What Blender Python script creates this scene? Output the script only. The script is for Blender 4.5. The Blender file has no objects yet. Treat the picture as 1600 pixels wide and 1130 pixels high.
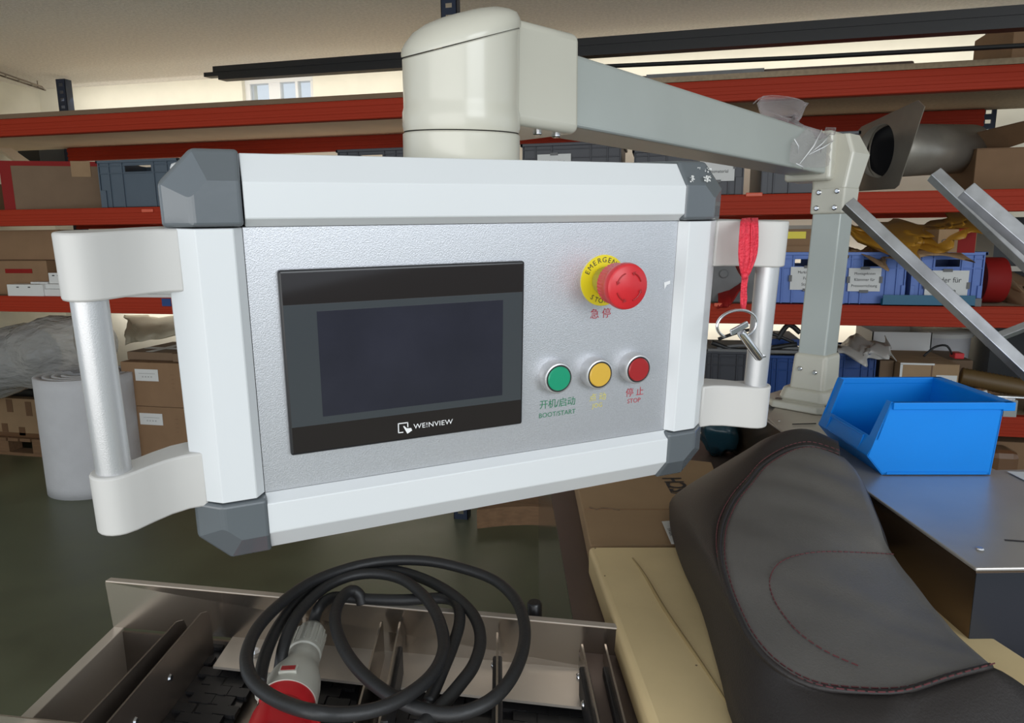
import bpy, bmesh, math, random
from mathutils import Vector, Matrix, noise

random.seed(7)
S = bpy.context.scene
COL = S.collection

# ------------------------------------------------------------------ camera, light, exposure
F, CX, CY, H = 1080.0, 800.0, 565.0, 1.45
XR = Vector((0.9773, 0.2116, -0.0093)); XR.normalize()
FW = Vector((-0.2098, 0.9613, -0.1786)); FW = (FW - XR * FW.dot(XR)).normalized()
DN = FW.cross(XR)                                  # image down
O = Vector((0, 0, H))
cam_data = bpy.data.cameras.new('camera'); cam = bpy.data.objects.new('camera', cam_data); COL.objects.link(cam)
cam_data.sensor_width = 36.0; cam_data.lens = F / 1600 * 36.0
cam_data.clip_start = 0.02; cam_data.clip_end = 200
cm = Matrix((XR, -DN, -FW)).transposed().to_4x4(); cm.translation = O
cam.matrix_world = cm
S.camera = cam
S.view_settings.view_transform = 'Standard'
S.view_settings.look = 'None'
S.view_settings.gamma = 1
S.view_settings.use_curve_mapping = False
S.view_settings.exposure = 0.45

W = bpy.data.worlds.new('world'); S.world = W; W.use_nodes = True
bg = W.node_tree.nodes['Background']
bg.inputs[0].default_value = (0.80, 0.90, 1.0, 1); bg.inputs[1].default_value = 0.66

def area(name, loc, target, sx, sy, power, col=(1, 1, 1)):
    l = bpy.data.lights.new(name, 'AREA'); l.shape = 'RECTANGLE'; l.size = sx; l.size_y = sy
    l.energy = power; l.color = col
    o = bpy.data.objects.new(name, l); COL.objects.link(o); o.location = loc
    o.rotation_euler = (Vector(target) - Vector(loc)).to_track_quat('-Z', 'Y').to_euler()
    return o
area('hall_window_light', (2.6, -2.2, 2.3), (0.1, 0.8, 1.3), 2.4, 1.4, 42, (0.93, 0.97, 1.0))
area('ceiling_fill_light', (-1.2, -2.8, 1.2), (-0.6, 3.5, 2.5), 5.0, 2.0, 52, (1.0, 0.98, 0.95))  # added fill from behind the camera to brighten the ceiling
area('wall_fill_low', (-1.0, 4.52, 1.0), (-1.0, 5.0, 1.02), 6.6, 0.4, 14, (1.0, 0.98, 0.93))  # unseen strip added behind the rack, brightens the lower back wall
area('wall_fill_high', (-1.2, 4.5, 2.5), (-1.2, 5.0, 1.9), 6.6, 0.2, 9, (1.0, 0.98, 0.93))  # added strip turned away from the camera, lifts the upper back wall

def ray(px, py): return XR * ((px - CX) / F) + DN * ((py - CY) / F) + FW
def onZ(px, py, z): r = ray(px, py); return O + r * ((z - H) / r.z)
def onY(px, py, y): r = ray(px, py); return O + r * (y / r.y)
def atD(px, py, d): return O + ray(px, py) * d

# ------------------------------------------------------------------ materials
def mat(name, col, rough=0.5, metal=0.0, var=0.0, vscale=8.0, bump=0.0, bscale=60.0, stretch=None, bdist=0.01,
        spec=0.5, col2=None, coat=0.0, alpha=None, trans=0.0, emit=None, rvar=0.0):
    m = bpy.data.materials.new(name); m.use_nodes = True
    nt = m.node_tree; b = nt.nodes['Principled BSDF']
    b.inputs['Roughness'].default_value = rough; b.inputs['Metallic'].default_value = metal
    b.inputs['Specular IOR Level'].default_value = spec
    b.inputs['Base Color'].default_value = (*col, 1)
    b.inputs['Coat Weight'].default_value = coat
    b.inputs['Transmission Weight'].default_value = trans
    if alpha is not None: b.inputs['Alpha'].default_value = alpha
    if emit: b.inputs['Emission Color'].default_value = (*emit[0], 1); b.inputs['Emission Strength'].default_value = emit[1]
    tc = nt.nodes.new('ShaderNodeTexCoord'); mp = nt.nodes.new('ShaderNodeMapping')
    nt.links.new(tc.outputs['Object'], mp.inputs[0])
    if stretch: mp.inputs['Scale'].default_value = stretch
    if var or col2 or rvar:
        n = nt.nodes.new('ShaderNodeTexNoise'); n.inputs['Scale'].default_value = vscale; n.inputs['Detail'].default_value = 5
        nt.links.new(mp.outputs[0], n.inputs[0])
        if var or col2:
            r = nt.nodes.new('ShaderNodeValToRGB'); r.color_ramp.elements[0].position = 0.3; r.color_ramp.elements[1].position = 0.7
            c2 = col2 or tuple(min(1, c * (1 + var)) for c in col)
            c1 = col if col2 else tuple(c * (1 - var) for c in col)
            r.color_ramp.elements[0].color = (*c1, 1); r.color_ramp.elements[1].color = (*c2, 1)
            nt.links.new(n.outputs[0], r.inputs[0]); nt.links.new(r.outputs[0], b.inputs['Base Color'])
        if rvar:
            mr = nt.nodes.new('ShaderNodeMapRange'); mr.inputs[3].default_value = max(0.02, rough - rvar); mr.inputs[4].default_value = rough + rvar
            nt.links.new(n.outputs[0], mr.inputs[0]); nt.links.new(mr.outputs[0], b.inputs['Roughness'])
    if bump:
        n2 = nt.nodes.new('ShaderNodeTexNoise'); n2.inputs['Scale'].default_value = bscale; n2.inputs['Detail'].default_value = 4
        nt.links.new(mp.outputs[0], n2.inputs[0])
        bp = nt.nodes.new('ShaderNodeBump'); bp.inputs['Strength'].default_value = bump; bp.inputs['Distance'].default_value = bdist
        nt.links.new(n2.outputs[0], bp.inputs['Height']); nt.links.new(bp.outputs[0], b.inputs['Normal'])
    return m

M = {}
M['ceiling'] = mat('ceiling_plaster', (0.88, 0.84, 0.78), 0.9, var=0.09, vscale=60, bump=0.8, bscale=70)
M['wall'] = mat('wall_paint', (0.80, 0.76, 0.63), 0.8, var=0.03)
M['floor'] = mat('green_floor', (0.112, 0.125, 0.076), 0.38, var=0.18, vscale=3, rvar=0.12)
M['beam'] = mat('red_beam', (0.38, 0.030, 0.008), 0.6, spec=0.25)
M['upright'] = mat('blue_upright', (0.012, 0.022, 0.05), 0.4)
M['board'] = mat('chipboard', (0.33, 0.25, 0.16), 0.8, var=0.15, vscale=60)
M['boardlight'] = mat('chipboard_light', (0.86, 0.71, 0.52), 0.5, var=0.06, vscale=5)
M['alu'] = mat('white_aluminium', (0.70, 0.72, 0.73), 0.38, spec=0.4, var=0.015, vscale=5)
M['cap'] = mat('grey_plastic', (0.115, 0.130, 0.142), 0.24, coat=0.3, bump=0.06, bscale=30)
M['plate'] = mat('faceplate_steel', (0.60, 0.61, 0.64), 0.40, 0.72, var=0.06, vscale=700, bump=0.35, bscale=1100, bdist=0.0006)
M['box'] = mat('grey_enclosure', (0.55, 0.56, 0.56), 0.5)
M['cream'] = mat('cream_cast', (0.58, 0.56, 0.475), 0.25, coat=0.15, var=0.03, vscale=7)
M['handle'] = mat('handle_grey', (0.58, 0.565, 0.54), 0.38, var=0.03, vscale=9)
M['bar'] = mat('satin_bar', (0.58, 0.58, 0.585), 0.36, 0.6, bump=0.2, bscale=1200, bdist=0.0005)
M['tube'] = mat('arm_tube', (0.46, 0.49, 0.46), 0.34, 0.25, var=0.05, vscale=6)
M['black'] = mat('black_plastic', (0.012, 0.012, 0.014), 0.3)
M['glassblack'] = mat('black_glass', (0.018, 0.014, 0.014), 0.06, spec=0.55)
M['glassgrey'] = mat('grey_glass', (0.050, 0.056, 0.062), 0.08, spec=0.55)
M['lcd'] = mat('lcd_dark', (0.022, 0.022, 0.034), 0.07, spec=0.55, var=0.2, vscale=12)
M['white'] = mat('white_print', (0.85, 0.85, 0.85), 0.5)
M['paper'] = mat('paper', (0.72, 0.72, 0.70), 0.7)
M['ink'] = mat('ink', (0.03, 0.03, 0.035), 0.6)
M['red'] = mat('red_button', (0.62, 0.022, 0.030), 0.35)
M['redcap'] = mat('red_cap', (0.36, 0.022, 0.025), 0.25)
M['green'] = mat('green_cap', (0.015, 0.30, 0.16), 0.25)
M['yellowcap'] = mat('yellow_cap', (0.68, 0.42, 0.06), 0.25)
M['yellow'] = mat('yellow_label', (0.80, 0.66, 0.02), 0.4)
M['redink'] = mat('red_ink', (0.45, 0.03, 0.05), 0.5)
M['greenink'] = mat('green_ink', (0.03, 0.20, 0.10), 0.5)
M['yellowink'] = mat('yellow_ink', (0.68, 0.60, 0.14), 0.5)
M['chrome'] = mat('chrome', (0.75, 0.75, 0.77), 0.16, 1.0)
M['steel'] = mat('brushed_steel', (0.52, 0.46, 0.40), 0.24, 0.95, var=0.06, vscale=5)
M['steelplate'] = mat('matt_steel', (0.62, 0.56, 0.49), 0.42, 0.55, var=0.05, vscale=6)
M['steeldark'] = mat('dark_steel', (0.24, 0.20, 0.17), 0.38, 0.8, var=0.15, vscale=8)
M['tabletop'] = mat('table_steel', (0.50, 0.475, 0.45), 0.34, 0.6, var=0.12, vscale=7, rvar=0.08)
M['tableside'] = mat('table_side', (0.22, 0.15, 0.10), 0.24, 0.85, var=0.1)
M['deck'] = mat('brown_steel', (0.155, 0.115, 0.098), 0.40, 0.4, var=0.06)
M['belt'] = mat('black_belt', (0.018, 0.017, 0.018), 0.5)
M['rubber'] = mat('black_rubber', (0.018, 0.018, 0.019), 0.48, bump=0.05, bscale=200)
M['ceered'] = mat('plug_red', (0.52, 0.014, 0.020), 0.35)
M['ceegrey'] = mat('plug_grey', (0.55, 0.54, 0.48), 0.4)
M['bin'] = mat('bright_blue', (0.0, 0.215, 0.72), 0.42, var=0.04, spec=0.3)
M['eurogrey'] = mat('crate_grey', (0.085, 0.115, 0.15), 0.45, var=0.04)
M['eurodark'] = mat('crate_dark', (0.050, 0.052, 0.062), 0.4, var=0.06)
M['euroblue'] = mat('crate_blue', (0.115, 0.21, 0.56), 0.45, var=0.06)
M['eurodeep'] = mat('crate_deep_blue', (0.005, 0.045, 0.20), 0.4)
M['card'] = mat('cardboard', (0.27, 0.160, 0.085), 0.85, var=0.06, vscale=10)
M['cardlight'] = mat('cardboard_light', (0.36, 0.235, 0.130), 0.85, var=0.06, vscale=10)
M['carddark'] = mat('cardboard_dark', (0.20, 0.130, 0.078), 0.8, var=0.06)
M['tape'] = mat('brown_tape', (0.17, 0.085, 0.04), 0.3)
M['redtape'] = mat('red_tape', (0.26, 0.012, 0.010), 0.6, spec=0.2)
M['wood'] = mat('pallet_wood', (0.24, 0.135, 0.07), 0.8, var=0.15, stretch=(1, 8, 8))
M['foam'] = mat('foam_white', (0.60, 0.60, 0.62), 0.9, var=0.04, bump=0.12, bscale=120)
M['slab'] = mat('cream_plastic', (0.72, 0.555, 0.30), 0.45, var=0.10, vscale=7, bump=0.12, bscale=9)
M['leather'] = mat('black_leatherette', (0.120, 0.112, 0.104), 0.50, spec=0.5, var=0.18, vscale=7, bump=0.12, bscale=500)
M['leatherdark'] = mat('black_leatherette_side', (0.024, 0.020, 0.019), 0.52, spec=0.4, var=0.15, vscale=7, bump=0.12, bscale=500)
M['stitch'] = mat('red_stitch', (0.11, 0.028, 0.032), 0.7)
M['ribbon'] = mat('red_ribbon', (0.78, 0.035, 0.065), 0.5, var=0.12, vscale=90, bump=0.4, bscale=400)
M['bag'] = mat('teal_bag', (0.01, 0.045, 0.065), 0.25)
M['amber'] = mat('amber_film', (0.48, 0.24, 0.03), 0.28, bump=0.3, bscale=18)
M['galv'] = mat('galvanised', (0.36, 0.33, 0.28), 0.38, 0.45, var=0.12, vscale=6)
M['galvdark'] = mat('galvanised_inner', (0.05, 0.048, 0.042), 0.7, 0.3)
M['rail'] = mat('black_rail', (0.010, 0.010, 0.011), 0.4)
M['teal'] = mat('teal_steel', (0.01, 0.12, 0.22), 0.4)
M['hose'] = mat('ribbed_hose', (0.14, 0.085, 0.03), 0.5)
M['barsteel'] = mat('raw_bar_steel', (0.52, 0.53, 0.56), 0.32, 0.88, var=0.22, vscale=25, rvar=0.08)
M['paintwhite'] = mat('frame_white', (0.80, 0.80, 0.78), 0.4)
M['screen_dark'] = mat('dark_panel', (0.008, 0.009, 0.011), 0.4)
M['dirty'] = mat('grey_item', (0.16, 0.16, 0.16), 0.6, var=0.2)
M['logoborder'] = M['white']

def film_mat(name, tint, a, rough=0.12, bs=25, bstr=0.6):
    m = bpy.data.materials.new(name); m.use_nodes = True; nt = m.node_tree
    for n in list(nt.nodes): nt.nodes.remove(n)
    out = nt.nodes.new('ShaderNodeOutputMaterial'); mx = nt.nodes.new('ShaderNodeMixShader')
    t = nt.nodes.new('ShaderNodeBsdfTransparent'); p = nt.nodes.new('ShaderNodeBsdfPrincipled')
    p.inputs['Base Color'].default_value = (*tint, 1); p.inputs['Roughness'].default_value = rough
    p.inputs['Specular IOR Level'].default_value = 0.8
    t.inputs[0].default_value = (0.95, 0.95, 0.95, 1)
    fr = nt.nodes.new('ShaderNodeLayerWeight'); fr.inputs[0].default_value = 0.35
    mr = nt.nodes.new('ShaderNodeMapRange'); mr.inputs[3].default_value = a; mr.inputs[4].default_value = min(1, a + 0.5)
    nt.links.new(fr.outputs['Facing'], mr.inputs[0]); nt.links.new(mr.outputs[0], mx.inputs[0])
    n2 = nt.nodes.new('ShaderNodeTexNoise'); n2.inputs['Scale'].default_value = bs; n2.inputs['Detail'].default_value = 3
    bp = nt.nodes.new('ShaderNodeBump'); bp.inputs['Strength'].default_value = bstr; bp.inputs['Distance'].default_value = 0.02
    nt.links.new(n2.outputs[0], bp.inputs['Height']); nt.links.new(bp.outputs[0], p.inputs['Normal'])
    nt.links.new(t.outputs[0], mx.inputs[1]); nt.links.new(p.outputs[0], mx.inputs[2]); nt.links.new(mx.outputs[0], out.inputs[0])
    return m
M['film'] = film_mat('clear_film', (0.70, 0.62, 0.62), 0.07)
M['wrap'] = film_mat('wrap_film', (0.50, 0.49, 0.47), 0.42, 0.07, 11, 1.4)
M['pane'] = film_mat('window_pane', (0.8, 0.9, 1.0), 0.01, 0.02, 2, 0.0)

# ------------------------------------------------------------------ geometry collector
def frame(origin, x, y, z):
    m = Matrix((Vector(x), Vector(y), Vector(z))).transposed().to_4x4(); m.translation = Vector(origin); return m
I4 = Matrix.Identity(4)

class G:
    def __init__(s): s.v = []; s.f = []
    def add(s, vs, fs, m=None):
        b = len(s.v)
        s.v += [(m @ Vector(p)) if m is not None else Vector(p) for p in vs]
        s.f += [[b + i for i in f] for f in fs]; return s
    def box(s, x0, y0, z0, x1, y1, z1, m=None):
        vs = [(x0, y0, z0), (x1, y0, z0), (x1, y1, z0), (x0, y1, z0), (x0, y0, z1), (x1, y0, z1), (x1, y1, z1), (x0, y1, z1)]
        return s.add(vs, [(0, 3, 2, 1), (4, 5, 6, 7), (0, 1, 5, 4), (1, 2, 6, 5), (2, 3, 7, 6), (3, 0, 4, 7)], m)
    def prism(s, poly, h0, h1, m=None, axis='z'):
        n = len(poly)
        def P(a, b, h): return {'z': (a, b, h), 'y': (a, h, b), 'x': (h, a, b)}[axis]
        vs = [P(a, b, h0) for a, b in poly] + [P(a, b, h1) for a, b in poly]
        fs = [list(range(n))[::-1], list(range(n, 2 * n))] + [(i, (i + 1) % n, n + (i + 1) % n, n + i) for i in range(n)]
        return s.add(vs, fs, m)
    def hexa(s, bot, top):
        n = len(bot)
        return s.add(list(bot) + list(top), [list(range(n))[::-1], list(range(n, 2 * n))] + [(i, (i + 1) % n, n + (i + 1) % n, n + i) for i in range(n)])
    def quad(s, *p): return s.add(p, [list(range(len(p)))])
    def lathe(s, prof, m=None, n=32, cap=True):
        vs = []; fs = []
        for r, h in prof:
            for k in range(n):
                a = 2 * math.pi * k / n; vs.append((r * math.cos(a), r * math.sin(a), h))
        for i in range(len(prof) - 1):
            for k in range(n):
                k2 = (k + 1) % n; fs.append((i * n + k, i * n + k2, (i + 1) * n + k2, (i + 1) * n + k))
        if cap:
            fs.append(list(range(n))[::-1]); b = (len(prof) - 1) * n; fs.append([b + k for k in range(n)])
        return s.add(vs, fs, m)
    def tube(s, pts, r, n=10, closed=False, sq=None):
        pts = [Vector(p) for p in pts]; N = len(pts); rings = []
        up = None
        for i in range(N):
            a = pts[(i - 1) % N] if (closed or i > 0) else pts[i]
            b = pts[(i + 1) % N] if (closed or i < N - 1) else pts[i]
            t = (b - a).normalized()
            if up is None: up = t.orthogonal().normalized() if sq is None else Vector(sq)
            u = (up - t * up.dot(t)).normalized(); w = t.cross(u); up = u
            rr = r[i] if isinstance(r, (list, tuple)) else r
            rings.append([pts[i] + (u * math.cos(2 * math.pi * (k + 0.5) / n) + w * math.sin(2 * math.pi * (k + 0.5) / n)) * rr for k in range(n)])
        vs = [p for rg in rings for p in rg]; fs = []
        for i in range(N if closed else N - 1):
            j = (i + 1) % N
            for k in range(n):
                k2 = (k + 1) % n; fs.append((i * n + k, i * n + k2, j * n + k2, j * n + k))
        if not closed: fs.append(list(range(n))[::-1]); fs.append([(N - 1) * n + k for k in range(n)])
        return s.add(vs, fs)
    def grid(s, rows, closed=False):
        nr = len(rows); nc = len(rows[0]); vs = [p for r in rows for p in r]; fs = []
        for i in range(nr - 1):
            for k in range(nc if closed else nc - 1):
                k2 = (k + 1) % nc; fs.append((i * nc + k, i * nc + k2, (i + 1) * nc + k2, (i + 1) * nc + k))
        return s.add(vs, fs)

def make(name, g, m, parent=None, base=None, smooth=False, bevel=0, seg=2, solid=0, angle=None, sub=0, fix=True):
    base = Vector(base) if base is not None else Vector((0, 0, 0))
    me = bpy.data.meshes.new(name)
    me.from_pydata([tuple(p - base) for p in g.v], [], g.f); me.update()
    if fix:
        bm = bmesh.new(); bm.from_mesh(me); bmesh.ops.recalc_face_normals(bm, faces=bm.faces[:]); bm.to_mesh(me); bm.free()
    if smooth:
        me.polygons.foreach_set('use_smooth', [True] * len(me.polygons))
        if angle: me.set_sharp_from_angle(angle=math.radians(angle))
    me.materials.append(m)
    o = bpy.data.objects.new(name, me); COL.objects.link(o)
    if parent is not None: o.parent = parent
    else: o.location = base
    if solid:
        md = o.modifiers.new('solid', 'SOLIDIFY'); md.thickness = solid; md.offset = 0
    if bevel:
        md = o.modifiers.new('bevel', 'BEVEL'); md.width = bevel; md.segments = seg; md.limit_method = 'ANGLE'; md.angle_limit = math.radians(35)
    if sub:
        md = o.modifiers.new('sub', 'SUBSURF'); md.levels = sub; md.render_levels = sub
    return o

def tag(o, label, cat, group=None, kind=None):
    o['label'] = label; o['category'] = cat
    if group: o['group'] = group
    if kind: o['kind'] = kind
    return o

class T:
    """an Empty at a thing's base; parts are built in world coordinates and stored relative to it"""
    def __init__(s, name, label, cat, base, group=None):
        s.base = Vector(base); s.o = bpy.data.objects.new(name, None); COL.objects.link(s.o)
        s.o.location = s.base; s.o.empty_display_size = 0.05; tag(s.o, label, cat, group)
    def part(s, name, g, m, **k): return make(name, g, m, parent=s.o, base=s.base, **k)
    def sub(s, par, name, g, m, **k): return make(name, g, m, parent=par, base=s.base, **k)

def single(name, g, m, label, cat, group=None, base=None, **k):
    if base is None:
        n = len(g.v); base = Vector((sum(p.x for p in g.v) / n, sum(p.y for p in g.v) / n, min(p.z for p in g.v)))
    return tag(make(name, g, m, base=base, **k), label, cat, group)

def struct(name, g, m, **k):
    o = make(name, g, m, **k); o['kind'] = 'structure'; return o

def text(T_, par, name, s, size, m4, material, space=1.0, bold=0.0, align='CENTER', shear=0.0, sx=1.0):
    cu = bpy.data.curves.new(name, 'FONT'); cu.body = s; cu.size = size; cu.align_x = align; cu.align_y = 'CENTER'
    cu.extrude = 0.0; cu.offset = bold; cu.space_character = space; cu.resolution_u = 3; cu.shear = shear
    o = bpy.data.objects.new('tmp', cu); COL.objects.link(o)
    dg = bpy.context.evaluated_depsgraph_get(); me = bpy.data.meshes.new_from_object(o.evaluated_get(dg))
    bpy.data.objects.remove(o); bpy.data.curves.remove(cu)
    sc = Matrix.Diagonal((sx, 1, 1, 1)); me.transform(m4 @ sc)
    me.transform(Matrix.Translation(-T_.base)); me.name = name
    me.materials.clear(); me.materials.append(material)
    ob = bpy.data.objects.new(name, me); COL.objects.link(ob); ob.parent = par
    return ob

def crom(pts, n):
    pts = [Vector(p) for p in pts]; out = []; N = len(pts)
    for i in range(n):
        t = i / (n - 1) * (N - 1); k = min(int(t), N - 2); u = t - k
        p0, p1, p2, p3 = pts[max(k - 1, 0)], pts[k], pts[k + 1], pts[min(k + 2, N - 1)]
        out.append(0.5 * ((2 * p1) + (p2 - p0) * u + (2 * p0 - 5 * p1 + 4 * p2 - p3) * u * u + (3 * p1 - p0 - 3 * p2 + p3) * u ** 3))
    return out

# ------------------------------------------------------------------ room shell
CZ = 2.60; YB = 4.75
XL = -4.78
struct('floor', G().box(-9, -4, -0.05, 7, 6, 0.0), M['floor'])
struct('ceiling', G().box(-6.5, -0.6, CZ, 6, YB + .2, CZ + 0.1), M['ceiling'])
# back wall with a window opening
wx0, wx1, wz0, wz1 = -3.02, -2.46, 2.14, 2.585
gw = G()
gw.box(-6.5, YB, 0, wx0, YB + 0.2, CZ); gw.box(wx1, YB, 0, 6, YB + 0.2, CZ)
gw.box(wx0, YB, 0, wx1, YB + 0.2, wz0); gw.box(wx0, YB, wz1, wx1, YB + 0.2, CZ)
struct('wall_back', gw, M['wall'])
struct('wall_left', G().box(XL - 0.2, 1.4, 0, XL, YB, CZ), M['wall'])
gf = G(); fy0, fy1 = YB + 0.04, YB + 0.09
for a, b in ((wx0, wx0 + .04), (wx1 - .04, wx1), (-2.83, -2.74)): gf.box(a, fy0, wz0, b, fy1, wz1)
gf.box(wx0 + .001, fy0 - .004, wz0 + .001, wx1 - .001, fy1 + .004, wz0 + .03); gf.box(wx0 + .001, fy0 - .004, wz1 - .03, wx1 - .001, fy1 + .004, wz1 - .001)
gf.box(-2.62, fy0, wz0, -2.60, fy1, wz1)
wf = struct('window_1', gf, M['paintwhite'])
make('pane', G().box(wx0 + .04, YB + .06, wz0 + .03, wx1 - .04, YB + .065, wz1 - .03), M['pane'], parent=wf)
# wire cable tray under the ceiling at the left wall
t = T('cable_tray', 'thin wire cable tray running under the ceiling at far left', 'cable tray', onY(35, 128, 4.3))
a0, a1 = onY(-60, 98, 3.9), onY(71, 141, 4.55); b0, b1 = onY(-60, 92, 3.75), onY(66, 136, 4.45)
g = G().tube([a0, a1], 0.006, 6).tube([b0, b1], 0.006, 6); t.part('side_wire', g, M['steeldark'])
for k in range(7):
    u = k / 6; t.part('cross_wire', G().tube([a0.lerp(a1, u), b0.lerp(b1, u)], 0.005, 6), M['steeldark'])
for u in (.25, .9):
    p_ = a0.lerp(a1, u); t.part('hanger', G().tube([p_, Vector((p_.x, p_.y, CZ))], 0.004, 6), M['steeldark'])

# ------------------------------------------------------------------ pallet rack
YF, YR = 3.25, 4.40
LV = {'top': 2.10, 'two': 1.62, 'three': 1.14, 'four': 0.67}
rack = T('storage_rack', 'red and blue pallet rack filling the back wall with four shelf levels', 'rack', (-1.2, YF, 0))
def beam(x0, x1, y, z):
    g = G(); g.box(x0, y, z - .09, x1, y + .045, z)
    b_ = rack.part('beam', g, M['beam'], bevel=0.004)
    g2 = G().box(x0, y - .004, z - .030, x1, y, z - .008).box(x0, y - .004, z - .062, x1, y, z - .048).box(x0, y - .004, z - .088, x1, y, z - .076)
    rack.sub(b_, 'flute', g2, M['beam'], bevel=0.001, seg=1)
for z in (LV['top'], LV['two'], LV['three']):
    for x0, x1 in ((-4.75, -3.98), (-3.88, -1.05), (-0.95, 2.05)):
        beam(x0 if x0 > -4.7 else -4.75, x1, YF, z)
beam(-0.95, 2.05, YF, LV['four'])
for z in (LV['top'], LV['two'], LV['three'], LV['four']):
    for x0, x1 in ((-4.20, -1.40), (-1.30, 1.67)):
        if z == LV['four'] and x0 < -2: continue
        beam(x0, x1, YR - .045, z)
def upright(x, y, z1, side):
    # perforated C section: front web with keyhole slots and one return flange
    g = G(); w = .075
    x0 = x; x1 = x + w; step = .05; zz = 0.0
    g.box(x0, y, 0, x0 + .022, y + .003, z1); g.box(x1 - .022, y, 0, x1, y + .003, z1)
    while zz < z1:
        g.box(x0 + .022, y, zz, x1 - .022, y + .003, min(zz + .03, z1)); zz += step
    g.box(x0, y, 0, x0 + .003, y + .06, z1); g.box(x1 - .003, y, 0, x1, y + .06, z1)
    rack.part('upright', g, M['upright'])
for x in (-4.09, -1.03, 2.0): upright(x, YF + .01, CZ - .02 if x == -1.03 else 2.12, 1)
for x in (-4.27, -1.37, 1.67): upright(x, YR, CZ - .02, 1)
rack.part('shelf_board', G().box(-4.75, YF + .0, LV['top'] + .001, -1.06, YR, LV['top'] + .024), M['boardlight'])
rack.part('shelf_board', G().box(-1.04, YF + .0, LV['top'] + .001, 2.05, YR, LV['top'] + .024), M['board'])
rack.part('board_edge', G().box(-4.75, YF - .002, LV['top'] + .001, -1.06, YF - .0005, LV['top'] + .024), M['carddark'])
for z in (LV['two'], LV['three'], LV['four']):
    for x0, x1 in ((-3.9, -1.06), (-0.93, 2.03)):
        if z == LV['four'] and x0 < -2: continue
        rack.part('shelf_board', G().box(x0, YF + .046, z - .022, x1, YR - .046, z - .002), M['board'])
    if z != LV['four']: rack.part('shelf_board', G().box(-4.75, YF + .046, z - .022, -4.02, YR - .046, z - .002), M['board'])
for x in (-1.02, 2.03):
    for za, zb in ((.3, .9), (.9, 1.5), (1.5, 2.05)):
        rack.part('brace', G().tube([(x, YF + .07, za), (x, YR, zb)], .012, 4), M['steeldark'])
# orange locking pins on the beams
for px, py in ((1178, 304), (232, 329), (1128, 476)):
    p = onY(px, py, YF); rack.part('lock_pin', G().box(p.x - .035, YF - .012, p.z - .010, p.x + .035, YF - .004, p.z + .008), mat('pin_%d' % px, (0.72, 0.12, 0.06), .4), bevel=.004)

# ------------------------------------------------------------------ crates
def rackbox(px0, px1, pyb, pyt, y, d, zb=None):
    """front face limits from the picture, at depth plane y; returns x0,x1,z0,z1"""
    a = onY(px0, (pyb + pyt) / 2, y); b = onY(px1, (pyb + pyt) / 2, y)
    z0 = onY((px0 + px1) / 2, pyb, y).z if zb is None else zb
    z1 = onY((px0 + px1) / 2, pyt, y).z
    return a.x, b.x, z0, z1

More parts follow.
